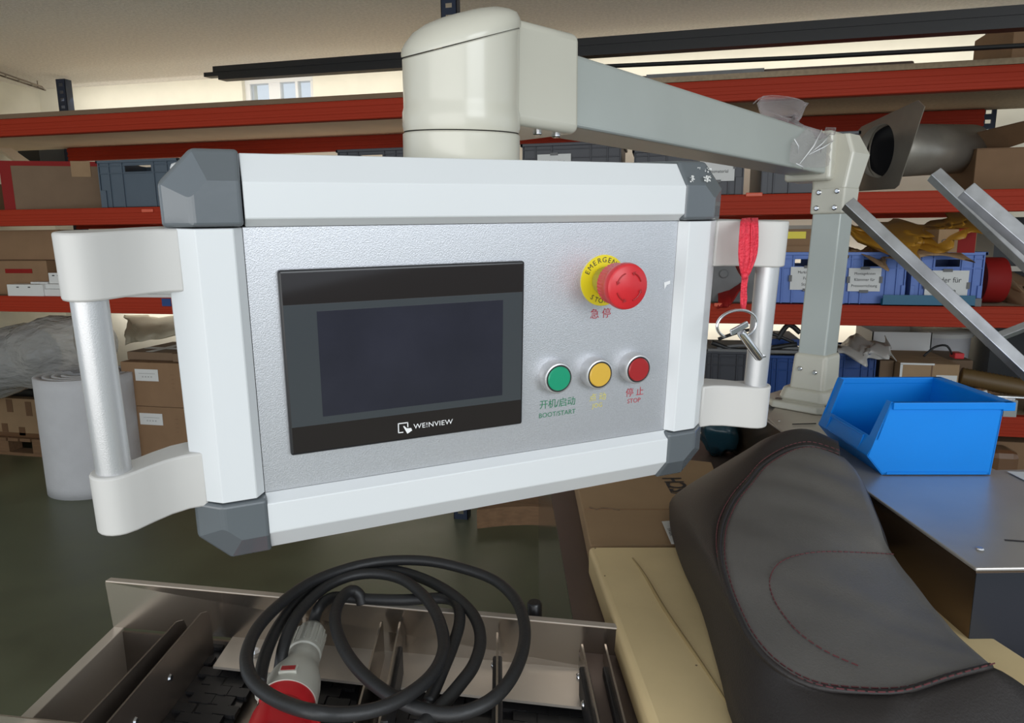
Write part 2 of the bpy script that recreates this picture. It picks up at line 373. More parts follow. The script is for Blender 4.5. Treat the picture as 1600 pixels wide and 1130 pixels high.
def crate(px0, px1, pyt, y, d, zb, m, label, group, lab=None, slot=True, ribs=True):
    x0, x1, z0, z1 = rackbox(px0, px1, 0, pyt, y, d, zb) if zb is None else (onY(px0, pyt, y).x, onY(px1, pyt, y).x, zb, onY((px0 + px1) / 2, pyt, y).z)
    t = T('storage_crate', label, 'crate', ((x0 + x1) / 2, y, z0), group)
    w = x1 - x0; h = z1 - z0; th = .006
    g = G(); iy = y + .008
    hx0, hx1, hz0, hz1 = x0 + w * .34, x1 - w * .34, z1 - .062, z1 - .030
    if slot:
        g.box(x0 + .01, iy, z0, x1 - .01, iy + th, hz0); g.box(x0 + .01, iy, hz1, x1 - .01, iy + th, z1)
        g.box(x0 + .01, iy, hz0, hx0, iy + th, hz1); g.box(hx1, iy, hz0, x1 - .01, iy + th, hz1)
        g.box(x0 + .01, y + d - .014, z0, x1 - .01, y + d - .008, hz0); g.box(x0 + .01, y + d - .014, hz1, x1 - .01, y + d - .008, z1)
        g.box(x0 + .01, y + d - .014, hz0, hx0, y + d - .008, hz1); g.box(hx1, y + d - .014, hz0, x1 - .01, y + d - .008, hz1)
    else:
        g.box(x0 + .01, iy, z0, x1 - .01, iy + th, z1); g.box(x0 + .01, y + d - .014, z0, x1 - .01, y + d - .008, z1)
    g.box(x0 + .01, iy, z0, x0 + .016, y + d - .008, z1); g.box(x1 - .016, iy, z0, x1 - .01, y + d - .008, z1)
    g.box(x0 + .01, iy, z0, x1 - .01, y + d - .008, z0 + th)
    t.part('body', g, m)
    g = G()
    for a, b, c, e in ((x0, y, x1, y + .012), (x0, y + d - .012, x1, y + d), (x0, y, x0 + .012, y + d), (x1 - .012, y, x1, y + d)):
        g.box(a, b, z1 - .014, c, e, z1)
    t.part('rim', g, m, bevel=.002)
    g = G()
    if ribs:
        for u in (.0, .13, .30, .70, .87, 1.0):
            cx = x0 + .012 + (w - .024) * u; g.box(cx - .003, y + .001, z0 + .004, cx + .003, iy, z1 - .014)
        for u0, u1, zz in ((.0, 1.0, z1 - .068), (.0, 1.0, z1 - .028)):
            g.box(x0 + .01, y + .003, zz - .003, x1 - .01, iy, zz + .002)
        for u in (.06, .94):
            cx = x0 + w * u; g.box(cx - w * .03, y, z0 + .004, cx + w * .03, iy, z0 + h * .38)
        t.part('rib', g, m, bevel=.001, seg=1)
    if lab:
        lx0, lx1, lz0, lz1, lines = lab
        L = t.part('label_card', G().box(x0 + w * lx0, y - .0015, z0 + h * lz0, x0 + w * lx1, y - .0005, z0 + h * lz1), M['paper'])
        L['label'] = 'white printed card held in a label holder'
        hh = h * (lz1 - lz0); n = len(lines); cx = x0 + w * (lx0 + lx1) / 2
        for i, (s, sz) in enumerate(lines):
            m4 = frame((cx, y - .0022, z0 + h * lz1 - hh * (i + .9) / (n + .8)), (1, 0, 0), (0, 0, 1), (0, -1, 0))
            text(t, L, 'lettering', s, sz, m4, M['ink'], sx=.9)
        g = G()
        for cx_, cz_, a, b in ((x0 + w * (lx0 + lx1) / 2, z0 + h * lz1, .018, .006), (x0 + w * (lx0 + lx1) / 2, z0 + h * lz0, .018, .006),
                             (x0 + w * lx0, z0 + h * (lz0 + lz1) / 2, .006, .014), (x0 + w * lx1, z0 + h * (lz0 + lz1) / 2, .006, .014)):
            g.box(cx_ - a, y - .005, cz_ - b, cx_ + a, y, cz_ + b)
        t.part('label_clip', g, M['dirty'])
    return t

Z2, Z3, Z4 = LV['two'] - .001, LV['three'] - .001, LV['four'] - .001
crate(148, 278, 249, YF + .05, .38, Z2, M['eurogrey'], 'blue-grey stacking crate with handle slot beside the big taped carton', 'grey crates on the upper shelf')
crate(524, 634, 232, YF + .10, .38, Z2, M['eurodark'], 'dark grey crate mostly hidden behind the white panel, left of the swivel head', 'grey crates on the upper shelf')
crate(813, 974, 222, YF + .05, .38, Z2, M['eurodark'], 'dark grey crate with a taped white note right behind the swivel head', 'grey crates on the upper shelf',
      lab=(.17, .50, .38, .80, (('Nachmunition', .020), ('material', .018))), slot=False)
crate(988, 1168, 231, YF + .05, .38, Z2, M['eurodark'], 'dark grey crate with white label card below the middle of the support arm', 'grey crates on the upper shelf',
      lab=(.60, .90, .30, .92, (('Markierkisten', .020), ('Pressmaterial', .020))), slot=False)
crate(1190, 1346, 207, YF + .05, .45, Z2, M['eurodark'], 'tall dark grey crate behind the elbow of the support arm', 'grey crates on the upper shelf', slot=False)
crate(1208, 1314, 394, YF + .03, .38, Z3, M['euroblue'], 'light blue crate seen between the panel handle and the post', 'blue crates on the middle shelf',
      lab=(.28, .80, .28, .72, (('Markierkisten', .017), ('Fugen', .018), ('Stanzen', .018))))
crate(1316, 1423, 394, YF + .03, .38, Z3, M['euroblue'], 'light blue crate right of the post with a small three-line card', 'blue crates on the middle shelf',
      lab=(.12, .60, .26, .70, (('Montagekisten', .016), ('Klammer für', .018), ('Pressvorrichtung', .017))))
crate(1424, 1545, 394, YF + .03, .38, Z3, M['euroblue'], 'rightmost light blue crate with the large white card reading Räder für karren', 'blue crates on the middle shelf',
      lab=(.22, .78, .10, .66, (('Räder für', .032), ('karren', .032))))
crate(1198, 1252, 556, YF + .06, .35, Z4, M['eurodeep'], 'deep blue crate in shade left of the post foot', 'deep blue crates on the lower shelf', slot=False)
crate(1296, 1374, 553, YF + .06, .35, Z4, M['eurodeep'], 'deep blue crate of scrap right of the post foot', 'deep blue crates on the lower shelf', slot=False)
crate(1100, 1178, 549, YF + .10, .35, Z4, M['eurodark'], 'dark grey crate on the lower shelf behind the hanging key', 'grey crates on the lower shelf', slot=False)

# ------------------------------------------------------------------ cartons and loose stock on the rack
def carton(label, x0, x1, y0, y1, z0, z1, m=None, yaw=0, tape=None, name='carton', cat='box', group=None, flaps=True, cx=None):
    c = Vector(((x0 + x1) / 2, y0, z0)); t = T(name, label, cat, c, group)
    R = Matrix.Translation(c) @ Matrix.Rotation(math.radians(yaw), 4, 'Z') @ Matrix.Translation(-c)
    t.R = R; t.lim = (x0, x1, y0, y1, z0, z1)
    t.part('body', G().box(x0, y0, z0, x1, y1, z1, R), m or M['card'], bevel=.003)
    if flaps:
        ym = (y0 + y1) / 2
        t.part('flap', G().box(x0, y0, z1, x1, ym - .001, z1 + .003, R), m or M['card']); t.part('flap', G().box(x0, ym + .001, z1, x1, y1, z1 + .003, R), m or M['card'])
    if tape:
        tm, u0, u1 = tape
        w = x1 - x0
        t.part('tape', G().box(x0 + w * u0, y0 - .001, z0, x0 + w * u1, y0, z1, R).box(x0 + w * u0, y0, z1 + .003, x0 + w * u1, y1, z1 + .004, R), tm)
    return t
# big carton with red tape, turned on the shelf
p0 = onY(4, 300, YF + .02); zt = onY(4, 252, YF + .02).z
ct = carton('big brown carton with a red tape stripe at the far left of the upper shelf', p0.x - .0285, p0.x + .6315, p0.y + .134, p0.y + .60, Z2, zt, M['carddark'], yaw=24, tape=(M['redtape'], .0, .085))
ct.part('red_edge_tape', G().box(ct.lim[0], ct.lim[2] - .002, zt - .022, ct.lim[1], ct.lim[2], zt + .004, ct.R), M['redtape'])
ct.part('clear_tape', G().box(ct.lim[0] + .36, ct.lim[2] - .003, zt - .08, ct.lim[0] + .46, ct.lim[2] - .0005, zt + .006, ct.R), M['cardlight'])
a = onY(-60, 300, YF + .02); carton('brown carton cut off by the left picture edge on the upper shelf', a.x - .1, p0.x - .30, YF + .02, YF + .4, Z2, zt - .10, M['card'])
# dark wall panel and diagonal strut at far left
single('noticeboard', G().box(onY(22, 240, 4.55).x, 4.50, onY(40, 266, 4.55).z, onY(70, 240, 4.55).x, 4.75, onY(24, 222, 4.55).z), M['screen_dark'], 'black panel on the far wall above the big taped carton', 'panel')
single('timber_strut', G().tube([onY(-20, 214, 4.2), onY(62, 272, 4.3)], .04, 4), M['boardlight'], 'pale slanting board leaning behind the big taped carton', 'board')
# items lying on the red-beam top shelf
zt_ = LV['top'] + .024
pa, pb = onY(960, 120, 3.3), onY(1430, 90, 3.3)
single('sheet_metal', G().box(pa.x, 3.30, zt_, pb.x, 3.9, zt_ + .022), M['deck'], 'reddish brown flat sheet lying on the top shelf', 'sheet', bevel=.008)
pa, pb = onY(1010, 118, 3.26), onY(1194, 110, 3.26)
single('flat_strip', G().box(pa.x, 3.255, zt_, pb.x, 3.298, zt_ + .016), M['dirty'], 'short light grey strip at the front edge of the top shelf', 'strip')
pa, pb = onY(372, 164, 3.3), onY(424, 160, 3.3)
single('wire_end', G().tube([(pa.x - .25, 3.32, zt_ + .008), (pa.x + .02, 3.32, zt_ + .010), (pb.x - .05, 3.3, zt_ + .006)], .006, 6), M['dirty'], 'thin grey rod lying on the top shelf below the window', 'rod')
# long black rails
def bar_between(P, Q, w, h, up=(0, 0, 1), off=(0, 0)):
    P, Q = Vector(P), Vector(Q); d = (Q - P).normalized(); s = d.cross(Vector(up)).normalized(); u = s.cross(d)
    vs = []
    for e in (P, Q):
        for a, b in ((-1, -1), (1, -1), (1, 1), (-1, 1)): vs.append(e + s * (a * w / 2 + off[0]) + u * (b * h / 2 + off[1]))
    return vs, [(3, 2, 1, 0), (4, 5, 6, 7), (0, 1, 5, 4), (1, 2, 6, 5), (2, 3, 7, 6), (3, 0, 4, 7)]
t = T('rail_bundle', 'long black aluminium rails lying across the rack under the ceiling', 'rail', atD(330, 116, 3.9))
d = (atD(1600, 28, 2.32) - atD(324, 117, 3.9)); A_ = atD(324, 117, 3.9); B_ = A_ + d * 1.15
g = G().add(*bar_between(A_ + d * .02, B_, .06, .030, off=(0, .020))); t.part('upper_rail', g, M['rail'])
g = G().add(*bar_between(A_, B_, .05, .022, off=(0, -.004))); t.part('middle_rail', g, M['rail'])
g = G().add(*bar_between(A_ + d * .03, B_, .058, .020, off=(0, -.026))); t.part('lower_rail', g, M['rail'])
g = G().add(*bar_between(atD(690, 112, 3.37), atD(720, 110, 3.33), .09, .05, off=(0, -.05))); t.part('support_bracket', g, M['rail'])
a, b = atD(940, 104, 3.1), atD(1660, 68, 2.45)
single('thin_rod', G().tube([atD(790, 109, 3.25), a, (a + b) / 2 + Vector((0, 0, -.004)), b], .009, 8), M['rail'], 'thin black rod hanging just below the long black rails', 'rod')

# flashing plate with duct pipe
t = T('duct_collar', 'square galvanised plate with a round pipe through it on the upper shelf', 'duct', onY(1450, 292, 3.45))
c0, c1, c2, c3 = onY(1340, 201, 3.72), onY(1451, 149, 3.12), onY(1403, 295, 3.30), onY(1330, 300, 3.85)
hc = onY(1380, 236, 3.47)
ex = (c1 - c0).normalized(); nrm = (c1 - c0).cross(c2 - c1).normalized()
ey = nrm.cross(ex); 
N_ = 40; ring = []; outer = []
quadpts = [c0, c1, c2, c3]
def pl(p): return p - nrm * (p - c1).dot(nrm)
quadpts = [pl(p) for p in quadpts]; hc = pl(hc); rad = .115
for k in range(N_):
    a = 2 * math.pi * k / N_; dv = ex * math.cos(a) + ey * math.sin(a); ring.append(hc + dv * rad)
    best = 9
    for i in range(4):
        p, q = quadpts[i], quadpts[(i + 1) % 4]; e = q - p; n2 = e.cross(nrm)
        den = dv.dot(n2)
        if abs(den) > 1e-6:
            s_ = (p - hc).dot(n2) / den
            if s_ > 0: best = min(best, s_)
    outer.append(hc + dv * best)
g = G().grid([outer, ring], closed=True); t.part('plate', g, M['galv'], solid=.003)
pd = (onY(1550, 245, 3.95) - onY(1410, 250, 3.4)).normalized()
pe = hc + pd * .75
u_ = pd.orthogonal().normalized(); w_ = pd.cross(u_)
rows = [[c + (u_ * math.cos(2 * math.pi * k / 40) + w_ * math.sin(2 * math.pi * k / 40)) * .115 for k in range(40)] for c in (hc, hc + pd * .3, pe)]
t.part('pipe', G().grid(rows, closed=True), M['galv'], smooth=True, solid=.003)
t.part('mouth_shade', G().quad(*[p + pd * .07 + (hc - p) * .02 for p in rows[0]]), M['black'])  # black disc set inside the mouth stands in for the pipe's inner shade
a = onY(1532, 250, 3.7); b = onY(1640, 250, 3.7)
carton('brown carton behind the duct pipe at the right end of the upper shelf', a.x, b.x, 3.75, 4.2, Z2, onY(1560, 232, 3.75).z, M['card'])
single('bent_panel', G().add([onY(1508, 212, 3.9), onY(1600, 190, 3.6), onY(1640, 186, 3.5), onY(1640, 212, 3.6), onY(1600, 222, 3.7), onY(1545, 240, 3.9)], [(0, 1, 4, 5), (1, 2, 3, 4)]), M['card'], 'brown sheet leaning above the duct pipe', 'sheet', solid=.01)
single('top_carton', G().box(onY(1582, 70, 3.5).x, 3.5, zt_, onY(1680, 70, 3.5).x, 3.9, zt_ + .22), M['card'], 'brown carton on the top shelf at the right picture edge', 'box', bevel=.003)

# middle shelf, left
a, b = onY(-70, 410, YF + .12), onY(92, 410, YF + .12)
carton('upper brown carton on the middle shelf at the far left', a.x, b.x, YF + .14, YF + .6, Z3 + .20, onY(0, 361, YF + .14).z, M['card'])
ct = carton('brown carton with red print under another carton at far left', a.x, onY(72, 410, YF + .1).x, YF + .10, YF + .5, Z3, Z3 + .195, M['card'])
ct.part('red_print', G().box(onY(8, 420, YF + .1).x, YF + .098, Z3 + .125, onY(50, 420, YF + .1).x, YF + .0995, Z3 + .150), M['redtape'])
ct2 = carton('brown carton standing behind the white boxes on the middle shelf', onY(73, 400, YF + .2).x, onY(150, 400, YF + .2).x, YF + .2, YF + .6, Z3, Z3 + .30, M['card'])
wb = [(10, 66, 443, 466, YF + .01), (66, 101, 451, 466, YF + .02), (62, 99, 442, 451, YF + .03), (74, 100, 419, 442, YF + .05), (47, 74, 439, 443, YF + .05)]
desc = ['longest white box at the front of the middle shelf, far left', 'lower white box stacked left of the panel handle', 'middle white box in the pile left of the panel handle', 'small white box on top of the pile left of the handle', 'thin white lid lying on the longest white box']
zz_ = [(Z3, Z3 + .066), (Z3, Z3 + .040), (Z3 + .041, Z3 + .068), (Z3 + .069, Z3 + .13), (Z3 + .067, Z3 + .078)]
for (x0, x1, yb, yt, y), ds, (za, zb) in zip(wb, desc, zz_):
    t = T('white_box', ds, 'box', (onY(x0, yb, y).x, y, za), 'white boxes on the middle shelf')
    X0, X1 = onY(x0, yb, y).x, onY(x1, yb, y).x
    t.part('body', G().box(X0, y, za, X1, y + .12, zb), M['paper'], bevel=.002)
    for u in (.3, .62):
        if zb - za > .05: t.part('mark', G().box(X0 + (X1 - X0) * u - .008, y - .0008, zb - .018, X0 + (X1 - X0) * u + .008, y, zb - .012), M['ink'])
single('flat_profile_stack', G().box(onY(190, 462, YF + .02).x, YF + .01, Z3, onY(300, 462, YF + .02).x, YF + .3, Z3 + .018).box(onY(200, 462, YF + .02).x, YF + .02, Z3 + .019, onY(300, 462, YF + .02).x, YF + .3, Z3 + .032), M['paper'], 'flat pale sheets stacked at the shelf edge under the left handle bracket', 'sheets')
rack.part('blue_tag', G().box(onY(254, 472, YF).x, YF - .006, LV['three'] - .045, onY(268, 472, YF).x, YF - .004, LV['three'] - .004), M['eurodeep'])

# middle shelf, right: things piled on the crates
cz = Z3 + .222
t_ = carton('flat open brown carton with a yellow label on the crates behind the right handle', onY(1224, 380, YF + .08).x, onY(1292, 380, YF + .08).x, YF + .08, YF + .38, cz, onY(1255, 358, YF + .08).z, M['card'], flaps=False)
t_.part('yellow_label', G().box(onY(1226, 370, YF + .08).x, YF + .078, onY(1240, 373, YF + .08).z, onY(1259, 370, YF + .08).x, YF + .0795, onY(1240, 362, YF + .08).z), M['yellow'])
t_.part('lower_flap', G().box(onY(1222, 385, YF + .05).x, YF + .05, cz + .0, onY(1284, 385, YF + .05).x, YF + .078, cz + .034), M['card'])
single('grey_tray', G().box(onY(1210, 350, YF + .3).x, YF + .45, Z3 + .31, onY(1300, 350, YF + .3).x, YF + .75, Z3 + .35).box(onY(1215, 350, YF + .3).x, YF + .5, Z3, onY(1225, 350, YF + .3).x, YF + .52, Z3 + .31).box(onY(1285, 350, YF + .3).x, YF + .7, Z3, onY(1297, 350, YF + .3).x, YF + .72, Z3 + .31), M['galv'], 'grey metal tray behind the carton with the yellow label', 'tray')
# crumpled amber film: a folded blanket over the crates
def crumple(pxs, y, rows_z, label, m, name, cat, seed, amp=.03, depth=.3):
    g = G(); rows = []; nu, nv = 34, 16
    random.seed(seed)
    for j in range(nv):
        v = j / (nv - 1); row = []
        for i in range(nu):
            u = i / (nu - 1); k = u * (len(pxs) - 1); q = min(int(k), len(pxs) - 2); f = k - q
            px = pxs[q][0] * (1 - f) + pxs[q + 1][0] * f; pt = pxs[q][1] * (1 - f) + pxs[q + 1][1] * f; pb_ = pxs[q][2] * (1 - f) + pxs[q + 1][2] * f
            py = pb_ * (1 - v) + pt * v
            p = onY(px, py, y + depth * v * v)
            n_ = noise.noise(Vector((u * 4 + seed, v * 2.2, seed))) + .35 * noise.noise(Vector((u * 11, v * 7, seed)))
            row.append(p + Vector((0, n_ * amp, n_ * amp * .22)))
        rows.append(row)
    g.grid(rows)
    return single(name, g, m, label, cat, smooth=True, solid=.003)
crumple([(1326, 352, 362), (1350, 351, 388), (1400, 356, 394), (1440, 352, 397), (1470, 336, 392), (1500, 332, 372), (1522, 342, 356)], YF + .02, None,
        'crumpled amber plastic film heaped on the blue crates', M['amber'], 'plastic_film', 3, .035, .30)
crumple([(1322, 395, 402), (1350, 393, 400), (1372, 393, 409), (1395, 393, 404), (1420, 392, 398), (1500, 392, 396)], YF + .0, None,
        'torn brown wrapping paper hanging over the blue crate edges', M['cardlight'], 'wrapping_paper', 5, .006, .25)
t_ = carton('small brown carton with red tape lying on the rightmost blue crate', onY(1466, 374, YF + .03).x, onY(1526, 374, YF + .03).x, YF + .03, YF + .3, cz + .002, onY(1500, 358, YF + .03).z, M['cardlight'], tape=(M['redtape'], .52, .98), flaps=False)
text(t_, t_.o, 'lettering', 'CE', .03, frame((onY(1482, 378, YF).x, YF + .0285, onY(1482, 378, YF + .03).z), (1, 0, 0), (0, 0, 1), (0, -1, 0)), M['ink'])
a, b = onY(1381, 463, YF - .02), onY(1526, 463, YF - .02)
t_ = T('steel_channel', 'teal steel channel lying at the shelf edge before the blue crates', 'channel', a)
t_.part('body', G().box(a.x, YF - .012, Z3 + .002, b.x, YF + .020, Z3 + .006).box(a.x, YF - .012, Z3 + .002, b.x, YF - .008, Z3 + .048).box(a.x, YF + .016, Z3 + .002, b.x, YF + .020, Z3 + .03), M['teal'])
t_.part('end_cap', G().box(b.x, YF - .01, Z3 + .002, b.x + .025, YF + .02, Z3 + .035), M['dirty'])
# right of the crates
c = onY(1541, 440, 3.5)
t_ = T('film_roll', 'maroon roll lying on its side right of the blue crates', 'roll', (c.x, 3.5, Z3))
mx_ = frame((onY(1528, 440, 3.45).x, 3.45, Z3 + .10), (0, 1, 0), (0, 0, 1), (1, 0, 0))
t_.part('roll', G().lathe([(.03, 0), (.098, 0), (.10, .01), (.10, .085), (.098, .09), (.03, .09)], mx_), M['redtape'], smooth=True, angle=40)
t_.part('core', G().lathe([(.028, -.002), (.029, .094)], mx_), M['card'])
crumple([(1552, 418, 470), (1575, 424, 470), (1610, 436, 470), (1650, 438, 470)], YF + .25, None, 'brown packing paper sheet on the middle shelf at the right edge', M['card'], 'packing_paper', 9, .02, .35)
single('steel_profile', G().box(onY(1552, 415, 3.8).x, 3.8, onY(1570, 424, 3.8).z, onY(1680, 415, 3.8).x, 3.85, onY(1570, 416, 3.8).z).box(onY(1560, 415, 3.8).x, 3.8, Z3, onY(1566, 415, 3.8).x, 3.84, onY(1570, 424, 3.8).z), M['galv'], 'grey steel profile on the middle shelf at the right picture edge', 'profile')
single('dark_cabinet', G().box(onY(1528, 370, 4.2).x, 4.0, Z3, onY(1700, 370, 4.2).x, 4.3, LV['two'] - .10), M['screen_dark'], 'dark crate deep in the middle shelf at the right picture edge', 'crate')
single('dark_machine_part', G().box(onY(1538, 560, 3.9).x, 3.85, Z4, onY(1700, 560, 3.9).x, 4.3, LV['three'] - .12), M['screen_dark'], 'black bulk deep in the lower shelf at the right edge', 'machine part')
# maroon pouch and scrap behind the right handle
crumple([(1122, 441, 483), (1140, 436, 478), (1160, 434, 450)], YF - .02, None, 'dark red pouch hanging at the shelf edge behind the ribbon', M['redtape'], 'pouch', 12, .01, .02)
single('grey_casting', G().box(onY(1112, 430, YF + .1).x, YF + .08, Z3, onY(1204, 430, YF + .1).x, YF + .4, Z3 + .20).lathe([(.02, 0), (.02, .01)], frame((onY(1131, 428, YF + .07).x, YF + .07, onY(1131, 428, YF + .07).z), (1, 0, 0), (0, 0, 1), (0, 1, 0))), M['dirty'], 'dull grey metal block on the middle shelf behind the right handle', 'block', bevel=.006)

# lower shelf, right
t_ = T('open_white_carton', 'open white carton on the lower shelf right of the post', 'box', onY(1400, 560, 3.7))
a, b = onY(1362, 540, 3.7), onY(1455, 540, 3.7); zb_ = onY(1400, 556, 3.7).z; zt2 = onY(1400, 519, 3.7).z
for q in ((a.x, 3.7, b.x, 3.705), (a.x, 4.0, b.x, 4.005), (a.x, 3.7, a.x + .005, 4.0), (b.x - .005, 3.7, b.x, 4.0)): t_.part('wall', G().box(q[0], q[1], zb_, q[2], q[3], zt2), M['paper'])
t_.part('bottom', G().box(a.x, 3.7, zb_, b.x, 4.0, zb_ + .004), M['paper'])
single('lower_carton', G().box(a.x - .08, 3.62, Z4, b.x + .16, 4.1, zb_ - .001), M['carddark'], 'dark brown carton under the open white carton', 'box', bevel=.004)
p = onY(1462, 560, 4.05)
t_ = T('white_drum', 'round white tub at the back of the lower shelf', 'tub', (p.x, 4.0, Z4))
zt3 = onY(1462, 516, 4.0).z
mx_ = frame((p.x, 4.05, Z4), (1, 0, 0), (0, 1, 0), (0, 0, 1)); hh = zt3 - Z4
t_.part('body', G().lathe([(.14, 0), (.15, hh - .03)], mx_), M['foam'], smooth=True, angle=50)
t_.part('lid', G().lathe([(.158, hh - .03), (.16, hh - .01), (.15, hh)], mx_), M['paper'], smooth=True, angle=50)
single('cream_panel', G().box(onY(1397, 530, 4.32).x, 4.30, Z4, onY(1440, 530, 4.32).x, 4.34, LV['three'] - .1), mat('beige', (.50, .44, .30), .7), 'beige board at the back of the lower shelf behind the white tub', 'board')
t_ = carton('brown carton with pale straps and a white label right of the deep blue crate', onY(1404, 600, YF + .03).x, onY(1497, 600, YF + .03).x, YF + .03, YF + .4, Z4, onY(1450, 570, YF + .03).z, M['cardlight'])
X0, X1, zt4 = t_.lim[0], t_.lim[1], t_.lim[5]
t_.part('label_sticker', G().box(X0 + (X1 - X0) * .62, YF + .0285, zt4 - .095, X0 + (X1 - X0) * .97, YF + .0295, zt4 - .045), M['paper'])
text(t_, t_.o, 'lettering', '~ -----\n  ====', .016, frame((X0 + (X1 - X0) * .8, YF + .0275, zt4 - .072), (1, 0, 0), (0, 0, 1), (0, -1, 0)), M['ink'])
t_.part('strap', G().box(X0, YF + .028, Z4, X0 + .010, YF + .0295, zt4).box(X0, YF + .028, zt4 - .002, X1 - .1, YF + .0295, zt4 + .006), M['paper'])
t_.part('strap', G().box(X0 + (X1 - X0) * .53, YF + .0285, Z4, X0 + (X1 - X0) * .55, YF + .0295, zt4), M['tape'])
carton('dark brown carton between the deep blue crate and the strapped carton', onY(1372, 600, YF + .1).x, X0 - .004, YF + .10, YF + .45, Z4, onY(1390, 565, YF + .1).z, M['carddark'])
# black-red plug connector on top
p = onY(1489, 559, 3.5)
t_ = T('switch_box', 'small red switch with a black cable on the strapped carton', 'switch', (p.x, YF + .2, zt4 + .003))
t_.part('body', G().box(p.x - .02, YF + .18, zt4 + .0035, p.x + .02, YF + .24, zt4 + .03), M['red'], bevel=.004)
t_.part('cable', G().tube(crom([(p.x - .02, YF + .21, zt4 + .02), (p.x - .05, YF + .2, zt4 + .06), (p.x - .09, YF + .22, zt4 + .05), (p.x - .14, YF + .2, zt4 + .01)], 14), .005, 6), M['rubber'], smooth=True)
# corrugated hose
A_, B_ = onY(1500, 588, 3.40), onY(1680, 622, 3.30)
pts = [A_.lerp(B_, i / 60) for i in range(61)]; rr = [.042 if i % 2 else .038 for i in range(61)]
t_ = T('corrugated_hose', 'brown ribbed hose lying on the lower shelf at the right edge', 'hose', A_)
t_.part('hose', G().tube(pts, rr, 16), M['hose'], smooth=True)
t_.part('rest_block', G().box(A_.x + .05, 3.36, Z4, A_.x + .15, 3.44, A_.z - .045).box(B_.x - .15, 3.3, Z4, B_.x - .05, 3.38, B_.z - .02), M['wood'])
A_, B_ = onY(1545, 619, YF + .03), onY(1680, 626, YF + .03)
single('steel_pipe', G().tube([A_, B_], .010, 12).box(A_.x + .05, YF, Z4, A_.x + .1, YF + .06, A_.z - .009), M['chrome'], 'shiny thin steel pipe below the ribbed hose', 'pipe', smooth=True, angle=40)
A_ = onY(1533, 622, YF - .01)
t_ = T('white_bracket', 'small white slotted bracket sticking up behind the bright blue bin', 'bracket', (A_.x, YF, Z4))
g = G(); R_ = Matrix.Translation(A_) @ Matrix.Rotation(-.35, 4, 'Y')
g.box(-.040, 0, -.030, .035, .012, -.010, R_).box(-.040, 0, .008, .03, .012, .026, R_).box(-.04, 0, -.010, -.012, .012, .008, R_).box(.012, 0, -.010, .04, .012, .008, R_)
g.box(-.02, 0, -.13, 0, .012, -.03, R_); t_.part('body', g, M['paper'], bevel=.002)
crumple([(1300, 545, 560), (1330, 530, 558), (1356, 533, 562), (1388, 531, 558), (1391, 545, 553)], YF + .02, None, 'grey plastic bags spilling from the deep blue crate', M['handle'], 'plastic_bag', 21, .010, .15)
single('blue_lid', G().box(onY(1190, 532, YF + .2).x, YF + .2, onY(1220, 540, YF + .2).z, onY(1250, 532, YF + .2).x, YF + .5, onY(1220, 530, YF + .2).z).box(onY(1200, 540, YF + .2).x, YF + .3, Z4, onY(1206, 540, YF + .2).x, YF + .45, onY(1220, 540, YF + .2).z), M['eurodeep'], 'blue lid on the clutter behind the right handle bar', 'lid')
t_ = T('cable_clutter', 'black and grey cables and trays behind the hanging key', 'cables', onY(1150, 548, YF + .1))
for k, (q0, q1, q2, mm) in enumerate((((1120, 545), (1160, 540), (1250, 545), 'dirty'), ((1112, 535), (1160, 548), (1245, 538), 'rubber'), ((1122, 530), (1180, 515), (1240, 535), 'rubber'), ((1215, 530), (1232, 508), (1250, 520), 'rubber'), ((1120, 552), (1190, 551), (1250, 551), 'galv'))):
    t_.part('cable', G().tube(crom([onY(*q0, YF + .12), onY(*q1, YF + .12), onY(*q2, YF + .12)], 12), .008 + .004 * (k % 2), 8), M[mm], smooth=True)
t_.part('tray', G().box(onY(1106, 548, YF + .1).x, YF + .1, onY(1150, 550, YF + .1).z, onY(1255, 548, YF + .1).x, YF + .4, onY(1150, 546, YF + .1).z), M['dirty'])
# below the lower shelf, right edge
carton('brown carton under the lower shelf at the right picture edge', onY(1535, 710, YF + .1).x, onY(1700, 700, YF + .1).x, YF + .1, YF + .5, 0, onY(1560, 690, YF + .1).z, M['card'], flaps=False)
single('amber_bag', G().box(onY(1538, 720, YF).x, YF - .06, 0, onY(1585, 720, YF).x, YF + .08, onY(1560, 700, YF).z), M['tape'], 'amber plastic bag standing under the lower shelf at the right edge', 'bag', bevel=.03)

# ------------------------------------------------------------------ floor items at left
p = onZ(72, 787, 0); q = onZ(240, 760, 0)
cx_, cy_ = -2.18, 3.02
c = onZ(150, 787, 0); rr_ = .265
cy_ = c.y + rr_; cx_ = onY(146, 700, cy_).x
zt5 = onY(146, 583, cy_).z
t_ = T('foam_roll', 'standing roll of white foam sheet behind the left handle', 'roll', (cx_, cy_, 0))
pts = []
for k in range(150):
    a = k / 149 * 2 * math.pi * 3.6; r = .10 + (rr_ - .10) * (k / 149); pts.append((cx_ + r * math.cos(a + 3.9), cy_ + r * math.sin(a + 3.9)))
g = G(); nk = 12
rows = [[Vector((x, y, zt5 * j / (nk - 1))) for x, y in pts] for j in range(nk)]
g.grid(rows); t_.part('wound_sheet', g, M['foam'], smooth=True, solid=.034)
t_.part('roll_core', G().lathe([(.10, .01), (.10, zt5 - .03)], Matrix.Translation((cx_, cy_, 0))), M['foam'], smooth=True, angle=40)

